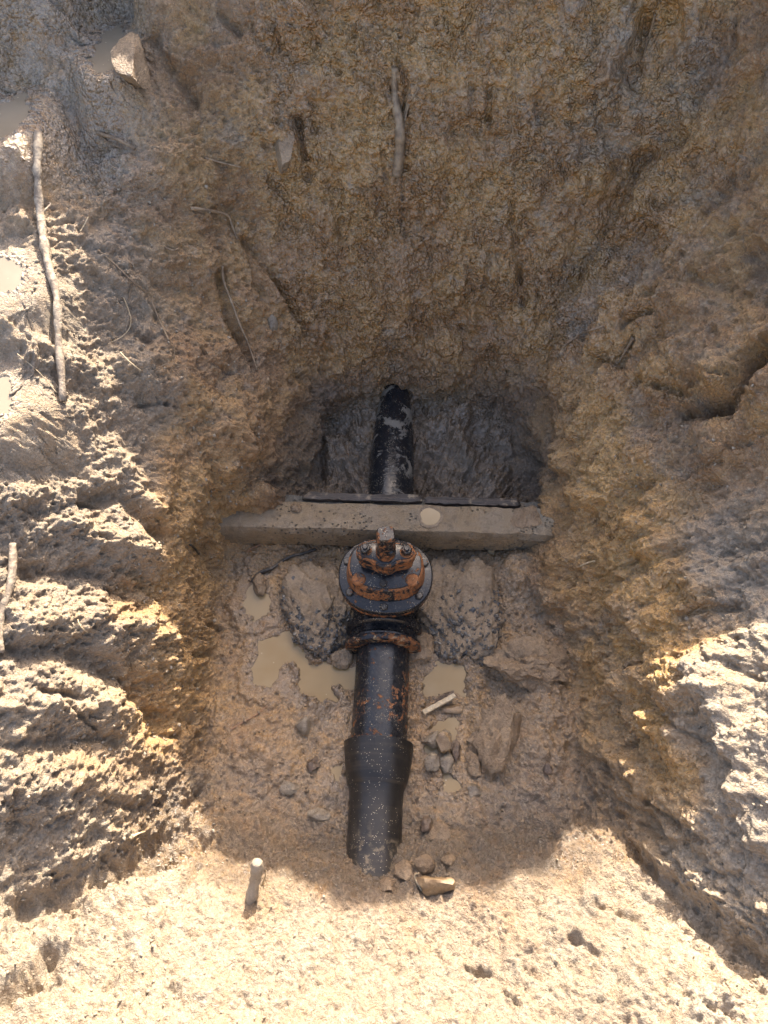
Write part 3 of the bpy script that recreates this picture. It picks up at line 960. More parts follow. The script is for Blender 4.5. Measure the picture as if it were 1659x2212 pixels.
def rock(name, seed, px, py, wpx, hpx, mat, label, cat='stone', sink=.35, hz=None, group=None, cuts=7, sub=3, rot=None, rough=.10, flat=.55):
    """a stone sized by its width and height in pixels, half sunk into the ground it lies on"""
    p, n = on(px, py)
    dep = (p - CAM) @ FW
    sx = wpx / FPX * dep / 2
    sy = hpx / FPX * dep / 2 / max(.35, abs(ray(px, py) @ np.array([0, 0, 1])))
    sz = hz or .6 * min(sx, sy)
    o = bm_obj(name, rock_bm(seed, sx, sy, sz, cuts, sub, rough, flat), mat, auto=38)
    nn = Vector(n) * .6 + Vector((0, 0, .4))
    q = nn.to_track_quat('Z', 'Y')
    o.rotation_mode = 'QUATERNION'
    # keep the stone's own x axis to the right of the picture
    zx = nn.normalized()
    xx = Vector((1, 0, 0)) - zx * zx.x
    xx.normalize()
    yy = zx.cross(xx)
    mrot = Matrix((xx, yy, zx)).transposed()
    if rot:
        mrot = mrot @ Matrix.Rotation(R(rot), 3, 'Z')
    o.rotation_quaternion = mrot.to_quaternion()
    o.location = Vector(p) + Vector(n) * sz * (1 - 2 * sink)
    tag(o, label, cat, group)
    return o


def tube_bm(bm, pts, rad, segs=8, seed=0, knob=.12):
    g = random.Random(seed)
    pts = [Vector(q) for q in pts]
    # subdivide with Catmull-Rom
    P_, R_ = [], []
    n = len(pts)
    for i in range(n - 1):
        p0, p1, p2, p3 = pts[max(i - 1, 0)], pts[i], pts[i + 1], pts[min(i + 2, n - 1)]
        for s_ in range(6):
            t = s_ / 6
            P_.append(.5 * ((2 * p1) + (p2 - p0) * t + (2 * p0 - 5 * p1 + 4 * p2 - p3) * t * t + (3 * p1 - p0 - 3 * p2 + p3) * t ** 3))
            R_.append(rad[i] * (1 - t) + rad[i + 1] * t)
    P_.append(pts[-1])
    R_.append(rad[-1])
    rings_ = []
    ref = Vector((0.3, 0.2, 1)).normalized()
    for i, (p, r) in enumerate(zip(P_, R_)):
        tn = (P_[min(i + 1, len(P_) - 1)] - P_[max(i - 1, 0)]).normalized()
        u = tn.cross(ref)
        if u.length < 1e-3:
            u = tn.cross(Vector((1, 0, 0)))
        u.normalize()
        w_ = tn.cross(u)
        rr = r * (1 + g.uniform(-knob, knob))
        ring = []
        for k_ in range(segs):
            a = 2 * math.pi * k_ / segs
            r2 = rr * (1 + g.uniform(-knob, knob) * .5)
            ring.append(bm.verts.new(p + u * (r2 * math.cos(a)) + w_ * (r2 * math.sin(a))))
        rings_.append(ring)
    for a, c in zip(rings_[:-1], rings_[1:]):
        for k_ in range(segs):
            bm.faces.new((a[k_], a[(k_ + 1) % segs], c[(k_ + 1) % segs], c[k_]))
    bm.faces.new(rings_[0])
    bm.faces.new(rings_[-1])


def root(name, path, r0, r1, mat, label, cat='root', up=None, branches=(), seed=1, knob=.12, segs=8, group=None):
    bm = bmesh.new()
    n = len(path)
    rads = [r0 + (r1 - r0) * i / (n - 1) for i in range(n)]
    ups = up if up is not None else [r * .4 for r in rads]
    pts = [on(px, py, u)[0] for (px, py), u in zip(path, ups)]
    tube_bm(bm, pts, rads, segs, seed, knob)
    o = bm_obj(name, bm, mat)
    for bi, (bp, br0, br1, bup) in enumerate(branches):
        bb = bmesh.new()
        tube_bm(bb, [on(px, py, bup)[0] for px, py in bp], [br0 + (br1 - br0) * i / (len(bp) - 1) for i in range(len(bp))], 6, seed + 7 + bi, knob)
        bm_obj('branch', bb, mat, o)
    tag(o, label, cat, group)
    return o


# ------------------------------------------------------------------ pipe run
PYAW = -math.atan(.0439)
AX = .070                                  # height of the pipe's centre line


def pipe_x(y):
    return -.041 + .0439 * y


# near iron pipe between valve and sleeve (local y runs along the pipe, origin at y = 0 on its line)
pipe_root = empty('iron_pipe', (pipe_x(0), 0, 0), PYAW)
tag(pipe_root, 'black iron pipe flaking to orange rust between the valve and the plastic sleeve', 'pipe')
lathe('pipe_wall', [(.46, .0885), (.60, .0885), (.72, .0888), (.89, .0885)], M_IRON_PIPE, pipe_root, z=AX, segs=72)

sleeve = empty('plastic_pipe', (pipe_x(0), 0, 0), PYAW)
tag(sleeve, 'dusty black plastic pipe with wide socket running into the sunlit near bank', 'pipe')
lathe('pipe_wall', [(-.25, .079), (.10, .0795), (.28, .080), (.395, .0805), (.425, .083), (.44, .0865)], M_PVC, sleeve, z=AX, segs=72, cap=False, wob=.0006)
sock = lathe('socket', [(.438, .0862), (.452, .0925), (.468, .0975), (.50, .1025), (.56, .1085), (.5665, .1092), (.5675, .1072), (.566, .094), (.53, .090), (.47, .0882)], M_PVC, sleeve, z=AX, segs=72, cap=False, wob=.0008)

far_pipe = empty('iron_pipe', (pipe_x(0), 0, 0), PYAW)
tag(far_pipe, 'wet black pipe smeared with grey mud entering the far wall behind the beam', 'pipe')
lathe('pipe_wall', [(1.16, .0885), (1.40, .0885), (1.66, .087), (1.78, .082), (1.9, .072), (2.0, .06), (2.4, .05)], M_IRON_MUD, far_pipe, z=AX, segs=72)
lathe('pipe_collar', [(1.412, .089), (1.416, .0935), (1.432, .0935), (1.437, .089)], M_IRON_MUD, far_pipe, z=AX, segs=72, cap=False)

# ------------------------------------------------------------------ gate valve
VY = 1.055
valve = empty('gate_valve', (pipe_x(VY), VY, 0), PYAW)
tag(valve, 'rusty black gate valve with bolted oval bonnet and square spindle on top', 'valve')
body = lathe('body', [(-.186, .093), (-.186, .120), (-.182, .126), (-.160, .127), (-.156, .122), (-.150, .116), (-.128, .114), (-.124, .124), (-.118, .129), (-.100, .129), (-.094, .122), (-.085, .108), (.0, .110), (.09, .108), (.12, .128), (.17, .128), (.172, .09)], M_IRON, valve, z=AX, segs=80)
lathe('gland_ring', [(-.166, .1268), (-.170, .1285), (-.182, .1285), (-.1865, .1262), (-.1875, .118), (-.188, .100), (-.1885, .091)], M_COLLAR, valve, z=AX, segs=80, cap=False)
for sx in (-1, 1):
    bm = bmesh.new()
    bmesh.ops.create_cube(bm, size=1.0)
    bmesh.ops.scale(bm, vec=(.034, .03, .04), verts=bm.verts)
    bmesh.ops.bevel(bm, geom=bm.edges[:], offset=.008, segments=2, affect='EDGES')
    bmesh.ops.translate(bm, vec=(sx * .112, -.170, AX - .062), verts=bm.verts)
    bm_obj('lug', bm, M_IRON_RUST, valve, auto=40)
neck_o = sup(.115, .090, 3.0)
stack('neck', [lift(neck_o, .08), lift(neck_o, .20), lift(sup(.128, .108, 2.6), .236)], M_IRON, valve, auto=40)
flange_o = sup(.153, .136, 2.25, 96)
slab('body_flange', inset(flange_o, .004), .232, .253, .004, M_IRON_RUST, valve)
fl = slab('bonnet_flange', flange_o, .2545, .281, .005, M_IRON, valve)
tier_o = sup(.120, .094, 2.35, 96, 0, .004)
slab('bonnet', tier_o, .279, .342, .006, M_IRON_RUST, valve, flare=.007)
slab('bonnet_top', inset(tier_o, .007), .340, .3465, .002, M_IRON, valve)


def lobes(circ, n=120):
    t = np.linspace(0, 2 * np.pi, n, endpoint=False)
    d = np.stack([np.cos(t), np.sin(t)], -1)
    r = np.zeros(n)
    for cx_, cy_, rr in circ:
        bq = d @ np.array([cx_, cy_])
        disc = bq ** 2 - (cx_ ** 2 + cy_ ** 2 - rr ** 2)
        r = np.maximum(r, np.where(disc > 0, bq + np.sqrt(np.maximum(disc, 0)), 0))
    r = csmooth(r, 1.6)
    return d * r[:, None]


gl = lobes([(-.062, .006, .031), (.062, .006, .031), (0, 0, .047), (-.035, .006, .036), (.035, .006, .036)])
gl[:, 1] += .004
slab('gland_neck', inset(gl, .010), .344, .384, .003, M_IRON_RUST, valve, flare=.004)
slab('gland_plate', gl, .382, .414, .006, M_IRON_RUST, valve)
slab('gland_cover', inset(gl, .007), .4125, .4175, .002, M_IRON, valve)
for (cx_, cy_) in ((-.082, -.055), (.086, -.05)):
    vcyl('web', cx_, cy_, .342, .353, .022, M_IRON_RUST, valve, 20, .004)
sp = vcyl('spindle', 0, .004, .41, .452, .031, M_IRON_RUST, valve, 32, .005)
a45 = R(45 + 8)
sq = []
for z_, h_ in ((.438, .033), (.446, .036), (.50, .0335), (.532, .0315), (.537, .028)):
    ring = []
    for k_ in range(4):
        for dk in (-.16, .16):
            a = a45 + k_ * math.pi / 2 + dk
            ring.append((h_ * math.cos(a), .004 + h_ * math.sin(a), z_))
    sq.append(ring)
cap_ = stack('spindle_cap', sq, mat_iron('worn_spindle_steel', 0.50, 0.22, 0.20, (0.016, 0.014, 0.014)), valve, auto=25)
bm = bmesh.new()
bmesh.ops.create_cone(bm, cap_ends=True, segments=6, radius1=.010, radius2=.009, depth=.014)
bmesh.ops.transform(bm, matrix=Matrix.Translation((.019, -.020, .467)) @ Matrix.Rotation(R(42), 4, 'Z') @ Matrix.Rotation(R(90), 4, 'X'), verts=bm.verts)
ss = bm_obj('set_screw', bm, M_BOLT, cap_, auto=30)
for sx in (-1, 1):
    wz = vcyl('washer', sx * .064, .010, .4165, .4205, .0215, M_IRON_RUST, valve, 28, .001)
    vcyl('nut', sx * .064, .010, .4200, .4360, .0165, M_BOLT, valve, 6, .003, R(12 * sx))
    vcyl('stud', sx * .064, .010, .4350, .4430, .0085, M_BOLT, valve, 16, .002)
for bx_, by_ in ((-.128, .040), (.126, .044), (-.112, -.072), (.110, -.074), (0, -.117), (-.07, .106), (.07, .106)):
    vcyl('bolt', bx_, by_, .2805, .2905, .0135, M_BOLT, valve, 6, .003, R(20 + 300 * bx_))
vcyl('bolt', -.004, -.068, .3455, .357, .0135, M_BOLT, valve, 6, .003, .3)

# ------------------------------------------------------------------ concrete beam across the pit
byaw = R(-1.9)
bc = np.array([.03, 1.325, 0])
beam = empty('concrete_beam', bc, byaw)
tag(beam, 'grey mud-washed concrete beam lying across the pit behind the valve', 'beam')
prof = [(-.062, .082), (-.064, .165), (-.052, .188), (-.046, .190), (.052, .192), (.056, .188), (.058, .172), (.098, .168), (.100, .07)]
nx = 90
rings_ = []
for i in range(nx + 1):
    x_ = -.66 + 1.34 * i / nx
    ring = []
    for (py_, pz_) in prof:
        q = np.array([[x_ * 1.0, py_ * 3.0, pz_ * 3]], np.float32)
        wv = sample(V_FR, q, 1.9)[0] * .0014 + sample(V_RO, q, .45)[0] * .0013
        ring.append((x_, py_ + wv, pz_ + wv))
    rings_.append(ring)
stack('beam_block', rings_, M_BEAM, beam, auto=30)
# water standing in the round socket of the beam
hx, hy = .134, .008
t = np.linspace(0, 2 * np.pi, 40, endpoint=False)
wob = 1 + .05 * np.sin(3 * t + 1) + .03 * np.sin(5 * t)
o2 = np.stack([hx + .046 * wob * np.cos(t), hy + .047 * wob * np.sin(t)], -1)
stack('mud_rim', [lift(o2, .186, 1.0, (hx, hy)), lift(o2, .1935, .99, (hx, hy)), lift(o2, .1945, .93, (hx, hy)), lift(o2, .1930, .80, (hx, hy)), lift(o2, .1925, .60, (hx, hy))], M_MUDROCK, beam)
stack('water_film', [lift(o2, .1920, .76, (hx, hy)), lift(o2, .1936, .76, (hx, hy)), lift(o2, .1937, .70, (hx, hy))], M_WATER, beam)


def plank(name, x0, x1, y0, z0, w, h, mat, seed, nseg=26):
    g = random.Random(seed)
    rr = []
    for i in range(nseg + 1):
        x_ = x0 + (x1 - x0) * i / nseg
        e = 1.0 if 0 < i < nseg else .6
        jy, jz = g.uniform(-.0022, .0022), g.uniform(-.0022, .0022)
        rr.append([(x_, y0 - w * e / 2 + jy, z0), (x_, y0 - w * e / 2 + jy, z0 + h * e + jz), (x_, y0 - w * .1, z0 + h * e * 1.1 + g.uniform(-.002, .002)), (x_, y0 + w * e / 2 + g.uniform(-.003, .003), z0 + h * e - jz), (x_, y0 + w * e / 2, z0)])
    return stack(name, rr, mat, None, auto=40)


for x0, x1, y0, lab in ((-.33, .105, .086, 'longer rotten black timber strip on the back ledge of the beam, left of centre'),
                        (.115, .46, .082, 'shorter rotten black timber strip on the back ledge of the beam, right of the pipe')):
    pl = plank('timber_strip', x0, x1, 0, 0, .030, .020, M_TIMBER, int(x0 * 100))
    pl.location = (bc[0] + y0 * math.sin(-byaw), bc[1] + y0 * math.cos(byaw), .1695)
    pl.rotation_euler = (0, 0, byaw)
    tag(pl, lab, 'timber', 'timber strips behind the beam')

# ------------------------------------------------------------------ concrete lumps with exposed gravel on either side of the valve
def concrete_lump(px, py, sx, sy, sz, seed, label, gsel, rz=0.0):
    c = at_z(px, py, .10)
    root_ = empty('concrete_lump', (c[0], c[1], .045), rz)
    tag(root_, label, 'concrete', 'lumps of concrete beside the valve')
    bm = bmesh.new()
    bmesh.ops.create_icosphere(bm, subdivisions=6, radius=1)
    co = np.array([v.co[:] for v in bm.verts])
    s2 = np.sign(co) * np.abs(co) ** .97
    nz = sample(V_FR, (co + seed).astype(np.float32), 5.0) * .15 + sample(V_RO, (co + seed).astype(np.float32), 2.6) * .035 + sample(V_CL, (co + seed).astype(np.float32), 2.2) * .06
    co = s2 * (1 + nz)[:, None] * np.array([sx, sy, sz])
    for v, q in zip(bm.verts, co):
        v.co = q
    bm_obj('lump', bm, M_MUDROCK, root_)
    bm = bmesh.new()
    g = np.random.default_rng(seed)
    nrm = co / np.linalg.norm(co, axis=1, keepdims=True)
    ok = np.where((co[:, 2] > -.2 * sz))[0]
    cnt = 0
    while cnt < 420:
        i = g.choice(ok)
        if g.random() > gsel(co[i, 0] / sx, co[i, 1] / sy):
            continue
        r = g.uniform(.003, .0085)
        mm = Matrix.Translation(Vector(co[i] - nrm[i] * r * g.uniform(0, .35))) @ Matrix.Rotation(g.uniform(0, 6), 4, Vector(g.normal(size=3))) @ Matrix.Diagonal((r * g.uniform(.8, 1.5), r, r * g.uniform(.5, .9), 1))
        res = bmesh.ops.create_icosphere(bm, subdivisions=1, radius=1, matrix=mm)
        for v in res['verts']:
            v.co += Vector(g.normal(size=3)) * r * .13
        cnt += 1
    tag(bm_obj('gravel', bm, M_GRAVEL, root_, auto=30), kind='stuff')
    return root_


concrete_lump(672, 1298, .112, .160, .075, 11, 'muddy lump of gravelly concrete left of the valve', lambda u, v: max(0.02, min(1, (-.9 * v - .15) + (.9 if u < -.45 else 0) * .8)), R(28))
concrete_lump(990, 1300, .122, .185, .085, 23, 'larger muddy lump of gravelly concrete right of the valve', lambda u, v: max(0.05, min(1, .25 - 1.0 * v + .3 * u)), R(-8))

# ------------------------------------------------------------------ stones and clods
rock('stone', 31, 676, 1652, 30, 32, M_STONE_DARK, 'dark brown angular stone in the mud left of the plastic pipe', sink=.2)
rock('stone', 32, 951, 1611, 40, 40, M_STONE_TAN, 'ochre square-edged stone on top of the wet cluster right of the socket', sink=.05, hz=.03)
rock('stone', 33, 934, 1650, 38, 38, M_STONE_GREY, 'round grey-brown stone at the lower left of the wet cluster right of the socket', sink=.2, cuts=3)
rock('stone', 34, 967, 1650, 32, 42, M_STONE_GREY, 'brownish grey wedge stone at the lower right of the wet cluster beside the socket', sink=.2)
rock('stone', 35, 932, 1596, 42, 34, M_STONE_GREY, 'flat grey stone at the upper left of the wet cluster beside the socket', sink=.3, cuts=4)
rock('stone', 36, 962, 1592, 24, 30, M_STONE_GREY, 'small grey stone between the two right-hand puddles', sink=.25)
rock('stone', 37, 983, 1622, 24, 38, M_STONE_DARK, 'narrow dark stone on the right of the wet cluster beside the socket', sink=.2)
rock('clay_clod', 38, 1070, 1615, 110, 190, M_CLOD, 'largest brown clay clod on the pit floor right of the puddles', 'clod', sink=.5, hz=.05, cuts=6, sub=5, rot=-12, rough=.16)
rock('clay_clod', 39, 1020, 1645, 46, 62, M_CLOD, 'small flat clay clod against the left side of the largest clod', 'clod', sink=.35, hz=.022, cuts=6, sub=4)
rock('clay_clod', 40, 1150, 1440, 165, 95, M_CLOD, 'broad rounded clay clod at the foot of the right bank', 'clod', sink=.6, hz=.06, cuts=3, sub=5, rough=.16)
rock('stone', 41, 1182, 1660, 20, 26, M_STONE_DARK, 'little dark chip right of the largest clay clod', sink=.15)
rock('stone', 42, 1023, 1708, 34, 30, M_STONE_GREY, 'bluish grey stone below the lowest puddle', sink=.3)
rock('stone', 43, 922, 1784, 30, 36, M_STONE_DARK, 'dark stone close to the right side of the plastic pipe', sink=.25)
rock('stone', 44, 950, 1802, 52, 44, M_CLOD, 'pale brown flat stone right of the dark stone by the plastic pipe', sink=.35)
rock('stone', 45, 872, 1880, 44, 44, M_CLOD, 'brown broken stone at the buried end of the plastic pipe', sink=.5)
rock('stone', 46, 914, 1868, 42, 48, M_CLOD, 'upright grey shard right of the buried end of the plastic pipe', sink=.5)
rock('stone', 47, 972, 1862, 34, 26, M_CLOD, 'dark flat shard in the shade near the lower puddle gully', sink=.2)
rock('stone', 48, 944, 1922, 78, 44, M_STONE_TAN, 'sunlit tan stone on the shadow edge of the near bank', sink=.2, hz=.03)
rock('stone', 49, 838, 1912, 40, 36, M_CLOD, 'orange-brown stone just below the end of the plastic pipe', sink=.5)
rock('clay_clod', 50, 566, 1270, 36, 44, M_CLOD, 'brown clay clod left of the left concrete lump', 'clod', sink=.2, hz=.028, sub=4)
rock('stone', 51, 655, 1566, 34, 38, M_STONE_GREY, 'half-buried grey stone below the large puddle', sink=.35)
rock('stone', 52, 622, 1700, 46, 34, M_STONE_GREY, 'rounded muddy stone on the floor left of the plastic pipe', sink=.45, cuts=3)
rock('stone', 53, 690, 1762, 48, 30, M_STONE_GREY, 'wet flat stone touching the lower left side of the plastic pipe', sink=.4)
rock('clay_block', 54, 286, 152, 92, 80, M_CLOD, 'angular block of grey-brown clay on the ledge at the upper left', 'clay block', sink=.35, hz=.06, cuts=12, sub=4, rough=.05, flat=.45, rot=20)
rock('clay_block', 55, 612, 325, 50, 64, M_CLOD, 'tall slab of clay standing proud of the far wall', 'clay block', sink=.6, hz=.03, cuts=9, sub=4, rough=.05)
rock('stone', 56, 587, 694, 26, 32, M_STONE_GREY, 'small grey stone stuck in the left corner of the far wall', sink=.3)
rock('mud_lump', 57, 740, 1420, 44, 40, M_MUDROCK, 'rounded mud lump between the large puddle and the rusty pipe', 'mud lump', sink=.35, cuts=2, sub=4)
rock('mud_lump', 58, 905, 1398, 62, 62, M_CLOD, 'brown mud lump beside the valve above the right-hand puddle', 'mud lump', sink=.4, cuts=2, sub=4)
rock('stone', 59, 960, 1512, 66, 20, M_STONE_DARK, 'dark stone lying under the pale batten in the puddle', sink=.2, rot=25)
rock('stone', 60, 978, 1532, 56, 22, M_STONE_TAN, 'brown stone below the pale batten in the puddle', sink=.25)
p_, n_ = np.array([.505, 1.32, .192]), None
o = bm_obj('mud_clod', rock_bm(61, .048, .042, .016, 3, 4, .14), M_CLOD, auto=50)
o.location = p_
tag(o, 'round brown mud clod stuck on the right end of the concrete beam', 'clod')
o = bm_obj('mud_clod', rock_bm(62, .020, .022, .014, 3, 4, .14), M_CLOD, auto=50)
o.location = (-.315, 1.365, .192)
tag(o, 'small brown mud clod stuck on the left end of the concrete beam', 'clod')

# ------------------------------------------------------------------ sticks and roots
root('stick', [(80, 288), (76, 370), (88, 470), (100, 560), (112, 650), (121, 745), (133, 872)], .0125, .0105, M_STICK, 'long grey stick lying down the sunlit left bank', 'stick', up=[.012, .016, .020, .020, .020, .018, .010], knob=.26, segs=10,
     branches=[([(88, 470), (104, 452), (112, 448)], .004, .002, .022)], seed=3)
root('stick', [(22, 1180), (14, 1250), (8, 1330), (2, 1420)], .010, .012, M_STICK, 'thick grey stick end at the left edge of the photo above the lower lit lumps', 'stick', up=[.015] * 4, seed=4)
root('root', [(853, 148), (856, 210), (861, 270), (862, 330), (857, 380)], .0115, .020, M_ROOT, 'thick upright root exposed in the middle of the far wall', 'root', up=[.003, .009, .011, .008, .002],
     branches=[([(890, 205), (876, 245), (869, 300), (866, 345)], .007, .004, .008), ([(905, 190), (884, 225), (872, 262)], .004, .003, .006)], seed=5)
root('root', [(212, 288), (235, 293), (262, 308), (292, 326)], .007, .0045, M_ROOT, 'short pale root poking out of the upper left ledge', up=[.0, .016, .018, .008], branches=[([(218, 292), (240, 312), (268, 322)], .004, .002, .008)], seed=6)
root('root', [(410, 449), (440, 455), (482, 466), (498, 488), (510, 518)], .007, .0025, M_ROOT, 'pale forked root bent over on the upper left wall', up=[.004, .012, .014, .012, .008], branches=[([(412, 446), (455, 455), (478, 462)], .003, .002, .014)], seed=7)
root('root', [(482, 575), (488, 610), (500, 650), (516, 700), (535, 745), (556, 802)], .005, .0035, M_ROOT, 'long thin brown root hanging down the left corner beside the far wall', up=[.006, .012, .015, .015, .013, .006], branches=[([(500, 650), (520, 668), (536, 672)], .0022, .001, .010), ([(516, 700), (506, 724), (510, 748)], .0018, .0008, .008)], seed=8)
root('root', [(212, 540), (245, 575), (285, 610), (318, 645), (345, 690), (365, 738)], .003, .0035, M_ROOT, 'thin curved root on the shaded left bank right of the long stick', up=[.006, .010, .012, .012, .010, .004], branches=[([(285, 610), (276, 634), (282, 655)], .0015, .0008, .008)], seed=9)
root('root', [(265, 640), (280, 690), (268, 720), (230, 745)], .0018, .0012, M_PALE, 'hair-thin pale root curling at the sunlit edge of the left bank', up=[.008] * 4, seed=10)
root('root', [(440, 342), (475, 348), (520, 362)], .0045, .003, M_ROOT, 'straight muddy root half buried in the upper left of the far wall', up=[.004, .006, .004], seed=11)
root('root', [(355, 532), (372, 540), (388, 538)], .004, .002, M_ROOT, 'short stubby root on the left wall below the forked root', up=[.004, .010, .006], seed=12)
root('root', [(1415, 30), (1408, 70), (1398, 100), (1392, 132)], .004, .003, M_ROOT, 'thin straight root at the top right of the far wall', up=[.006] * 4, seed=13)
root('root', [(1224, 746), (1250, 728), (1275, 718), (1304, 704)], .0022, .0045, M_ROOT, 'bent twig sticking out of the right corner of the far wall', up=[.016, .012, .010, .006], branches=[([(1250, 728), (1262, 735), (1290, 722)], .003, .002, .008)], seed=14)
root('root', [(1372, 728), (1355, 752), (1335, 785)], .008, .002, M_ROOT, 'flat splintered root end on the right bank', up=[.006, .008, .003], seed=15)
root('root', [(685, 1188), (655, 1196), (620, 1210), (590, 1226), (562, 1240), (545, 1258)], .0045, .0085, M_BLACKROOT, 'black wet root lying on the mud in front of the beam', up=[.012, .010, .010, .010, .008, .004], seed=16)
root('twig', [(562, 1178), (548, 1186), (534, 1198)], .0022, .0022, M_REDWOOD, 'reddish twig in front of the left end of the beam', 'twig', up=[.010] * 3, seed=17)
root('twig', [(498, 1578), (525, 1562), (552, 1548), (578, 1524)], .0022, .0016, M_REDWOOD, 'fine brown twig on the mud below the large puddle', 'twig', up=[.005] * 4, seed=18)
root('twig', [(408, 1172), (416, 1186), (426, 1200)], .0042, .0042, M_BLACKROOT, 'short black twig on the left bank level with the beam', 'twig', up=[.010] * 3, seed=19)
root('twig', [(1254, 1222), (1270, 1216), (1290, 1212)], .0014, .0035, M_PALE, 'pale sliver of wood low on the right bank below the beam end', 'twig', up=[.008] * 3, seed=20)
root('twig', [(278, 1808), (294, 1802), (314, 1794)], .0055, .0012, M_PALE, 'pale pointed wood chip in the shade of the lower left bank', 'twig', up=[.008] * 3, seed=21)
root('twig', [(170, 505), (178, 490), (180, 476)], .0018, .0012, M_PALE, 'pale straw beside the long stick', 'twig', up=[.012, .02, .026], seed=22)
root('twig', [(262, 768), (285, 784), (306, 798)], .0022, .0022, M_PALE, 'straight pale straw at the lit edge of the left bank', 'twig', up=[.012, .014, .010], seed=23)
root('twig', [(45, 770), (80, 805), (120, 850)], .0012, .0012, M_PALE, 'thin grass stalk on the sunlit left bank by the foot of the stick', 'twig', up=[.014, .016, .010], seed=24)
root('twig', [(165, 1340), (180, 1352), (196, 1366)], .0018, .0018, M_PALE, 'pale straw on the large sunlit lump of the left bank', 'twig', up=[.012] * 3, seed=25)
root('twig', [(905, 1890), (900, 1905), (908, 1925)], .0022, .0030, M_PALE, 'pale rootlet curling over the near bank edge', 'twig', up=[.022, .016, .006], branches=[([(908, 1912), (915, 1918), (925, 1922)], .0016, .001, .012)], seed=26)
root('twig', [(330, 800), (360, 790), (400, 796), (440, 806)], .0016, .0010, M_ROOT, 'tangle of fine rootlets on the grey shoulder of the left bank', 'twig', up=[.006, .010, .010, .006], branches=[([(345, 770), (370, 795), (395, 820)], .0013, .0009, .008), ([(372, 740), (378, 775), (366, 812)], .0012, .0008, .008)], seed=27)


def standing(name, pb, pt, r0, r1, mat, label, k_=.982, seed=1, cat='stick'):
    b_, n_ = on(*pb)
    d = ray(*pt)
    top = CAM + d * np.linalg.norm(b_ - CAM) * k_
    mid = (b_ + top) / 2 + np.array([.003, .002, 0])
    bm = bmesh.new()
    tube_bm(bm, [b_ - (top - b_) * .25, mid, top], [r0, (r0 + r1) / 2, r1], 9, seed, .2)
    o = bm_obj(name, bm, mat)
    tag(o, label, cat)


standing('stake', (541, 1942), (556, 1862), .0135, .015, M_CRUMB, 'mud-caked wooden stake standing in the near bank left of the pipe', .955, 5, 'stake')
standing('stake', (565, 1912), (575, 1880), .0035, .0008, M_PALE, 'thin pointed splinter standing beside the muddy stake', .97, 6, 'stake')

# pale batten in the puddle and the wooden peg under the beam
def bar(name, a, c, w, h, mat, label, cat):
    a, c = Vector(a), Vector(c)
    bm = bmesh.new()
    bmesh.ops.create_cube(bm, size=1)
    L_ = (c - a).length
    bmesh.ops.scale(bm, vec=(L_, w, h), verts=bm.verts)
    bmesh.ops.subdivide_edges(bm, edges=[e for e in bm.edges if abs((e.verts[0].co - e.verts[1].co).x) > L_ * .5], cuts=9)
    g = random.Random(len(label))
    for v in bm.verts:
        v.co += Vector((0, g.uniform(-1, 1) * w * .07, g.uniform(-1, 1) * h * .08))
    bmesh.ops.bevel(bm, geom=bm.edges[:], offset=min(w, h) * .12, segments=1, affect='EDGES')
    o = bm_obj(name, bm, mat, auto=35)
    x_ = (c - a).normalized()
    y_ = Vector((0, 0, 1)).cross(x_).normalized()
    z_ = x_.cross(y_)
    o.matrix_world = Matrix.Translation((a + c) / 2) @ Matrix((x_, y_, z_)).transposed().to_4x4()
    tag(o, label, cat)
    return o


bar('batten', at_z(914, 1540, .066), at_z(983, 1502, .074), .016, .014, M_PALE, 'pale wooden batten lying across the right-hand puddle', 'batten')
bar('peg', (.392, 1.262, .02), (.392, 1.268, .10), .026, .020, M_PALE, 'short wooden peg wedged under the beam right of the valve', 'peg')

# ------------------------------------------------------------------ uncountable crumbs and grit
ICO = bmesh.new()
bmesh.ops.create_icosphere(ICO, subdivisions=1, radius=1)
ico_v = np.array([v.co[:] for v in ICO.verts])
ico_f = np.array([[v.index for v in f.verts] for f in ICO.faces])
ICO.free()


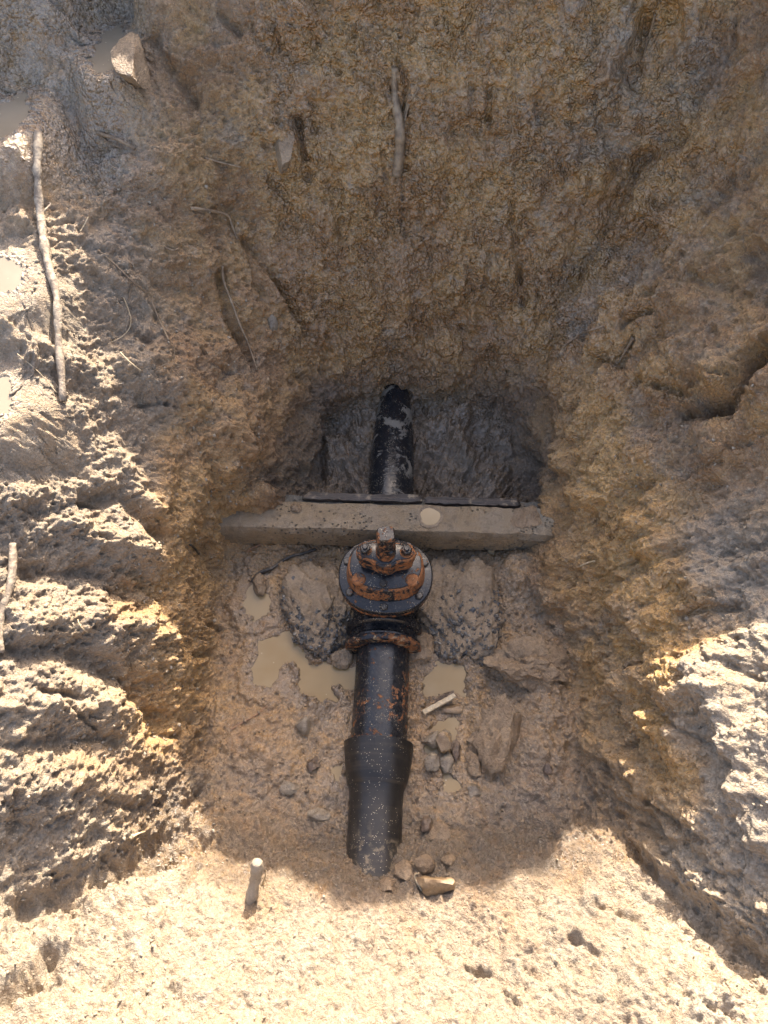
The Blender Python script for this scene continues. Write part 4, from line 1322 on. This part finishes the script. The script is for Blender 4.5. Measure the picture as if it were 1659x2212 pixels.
def scatter(name, mask, n, rlo, rhi, mat, label, seed, power=2.5, sunk=.2):
    g = np.random.default_rng(seed)
    idx_ = np.flatnonzero(mask.ravel())
    # equal-area choice: weight by the size of the local cell
    du_ = np.linalg.norm(np.roll(P, -1, 1) - P, axis=-1).ravel()[idx_]
    pick = g.choice(idx_, n, p=du_ / du_.sum())
    r = rlo + (rhi - rlo) * g.random(n) ** power
    c = PF[pick] + N0.reshape(-1, 3)[pick] * (r * (1 - 2 * sunk))[:, None] + g.normal(size=(n, 3)) * .001
    sc_ = g.uniform(.65, 1.25, (n, 1, 3)) * r[:, None, None]
    v = ico_v[None] * (1 + g.normal(size=(n, len(ico_v), 1)) * .30)
    ang = g.uniform(0, 2 * np.pi, n)
    v = v * sc_
    ca, sa = np.cos(ang)[:, None], np.sin(ang)[:, None]
    v = np.stack([v[..., 0] * ca - v[..., 1] * sa, v[..., 0] * sa + v[..., 1] * ca, v[..., 2]], -1) + c[:, None, :]
    f = (ico_f[None] + (np.arange(n) * len(ico_v))[:, None, None]).reshape(-1, 3)
    me = bpy.data.meshes.new(name)
    nv, nf = n * len(ico_v), len(f)
    me.vertices.add(nv)
    me.vertices.foreach_set('co', v.reshape(-1).astype(np.float32))
    me.loops.add(nf * 3)
    me.loops.foreach_set('vertex_index', f.ravel().astype(np.int32))
    me.polygons.add(nf)
    me.polygons.foreach_set('loop_start', (np.arange(nf) * 3).astype(np.int32))
    me.update(calc_edges=True)
    me.shade_smooth()
    me.materials.append(mat)
    o = bpy.data.objects.new(name, me)
    col.objects.link(o)
    tag(o, label, None, None, 'stuff')


inner = lv < 4.3
scatter('soil_crumbs', (left > .5) & inner & (Y < 2.2) & (Y > -.4), 2200, .0012, .006, M_CRUMB, 'loose clay crumbs on the left bank', 1)
scatter('soil_crumbs', (near > .5) & inner & (lv < 3.0) & (Y > -.5), 500, .001, .004, M_CRUMB, 'loose clay crumbs on the near bank', 2)
scatter('soil_crumbs', (right > .5) & inner & (Y < 1.4) & (Y > -.3) & (Z > .45), 900, .0012, .006, M_CRUMB, 'loose clay crumbs on the right bank', 3)
scatter('grit', (lv < 1.05) & (Y < 1.25), 1100, .002, .007, M_CLOD, 'muddy grit on the pit floor', 4, 2.5, .3)
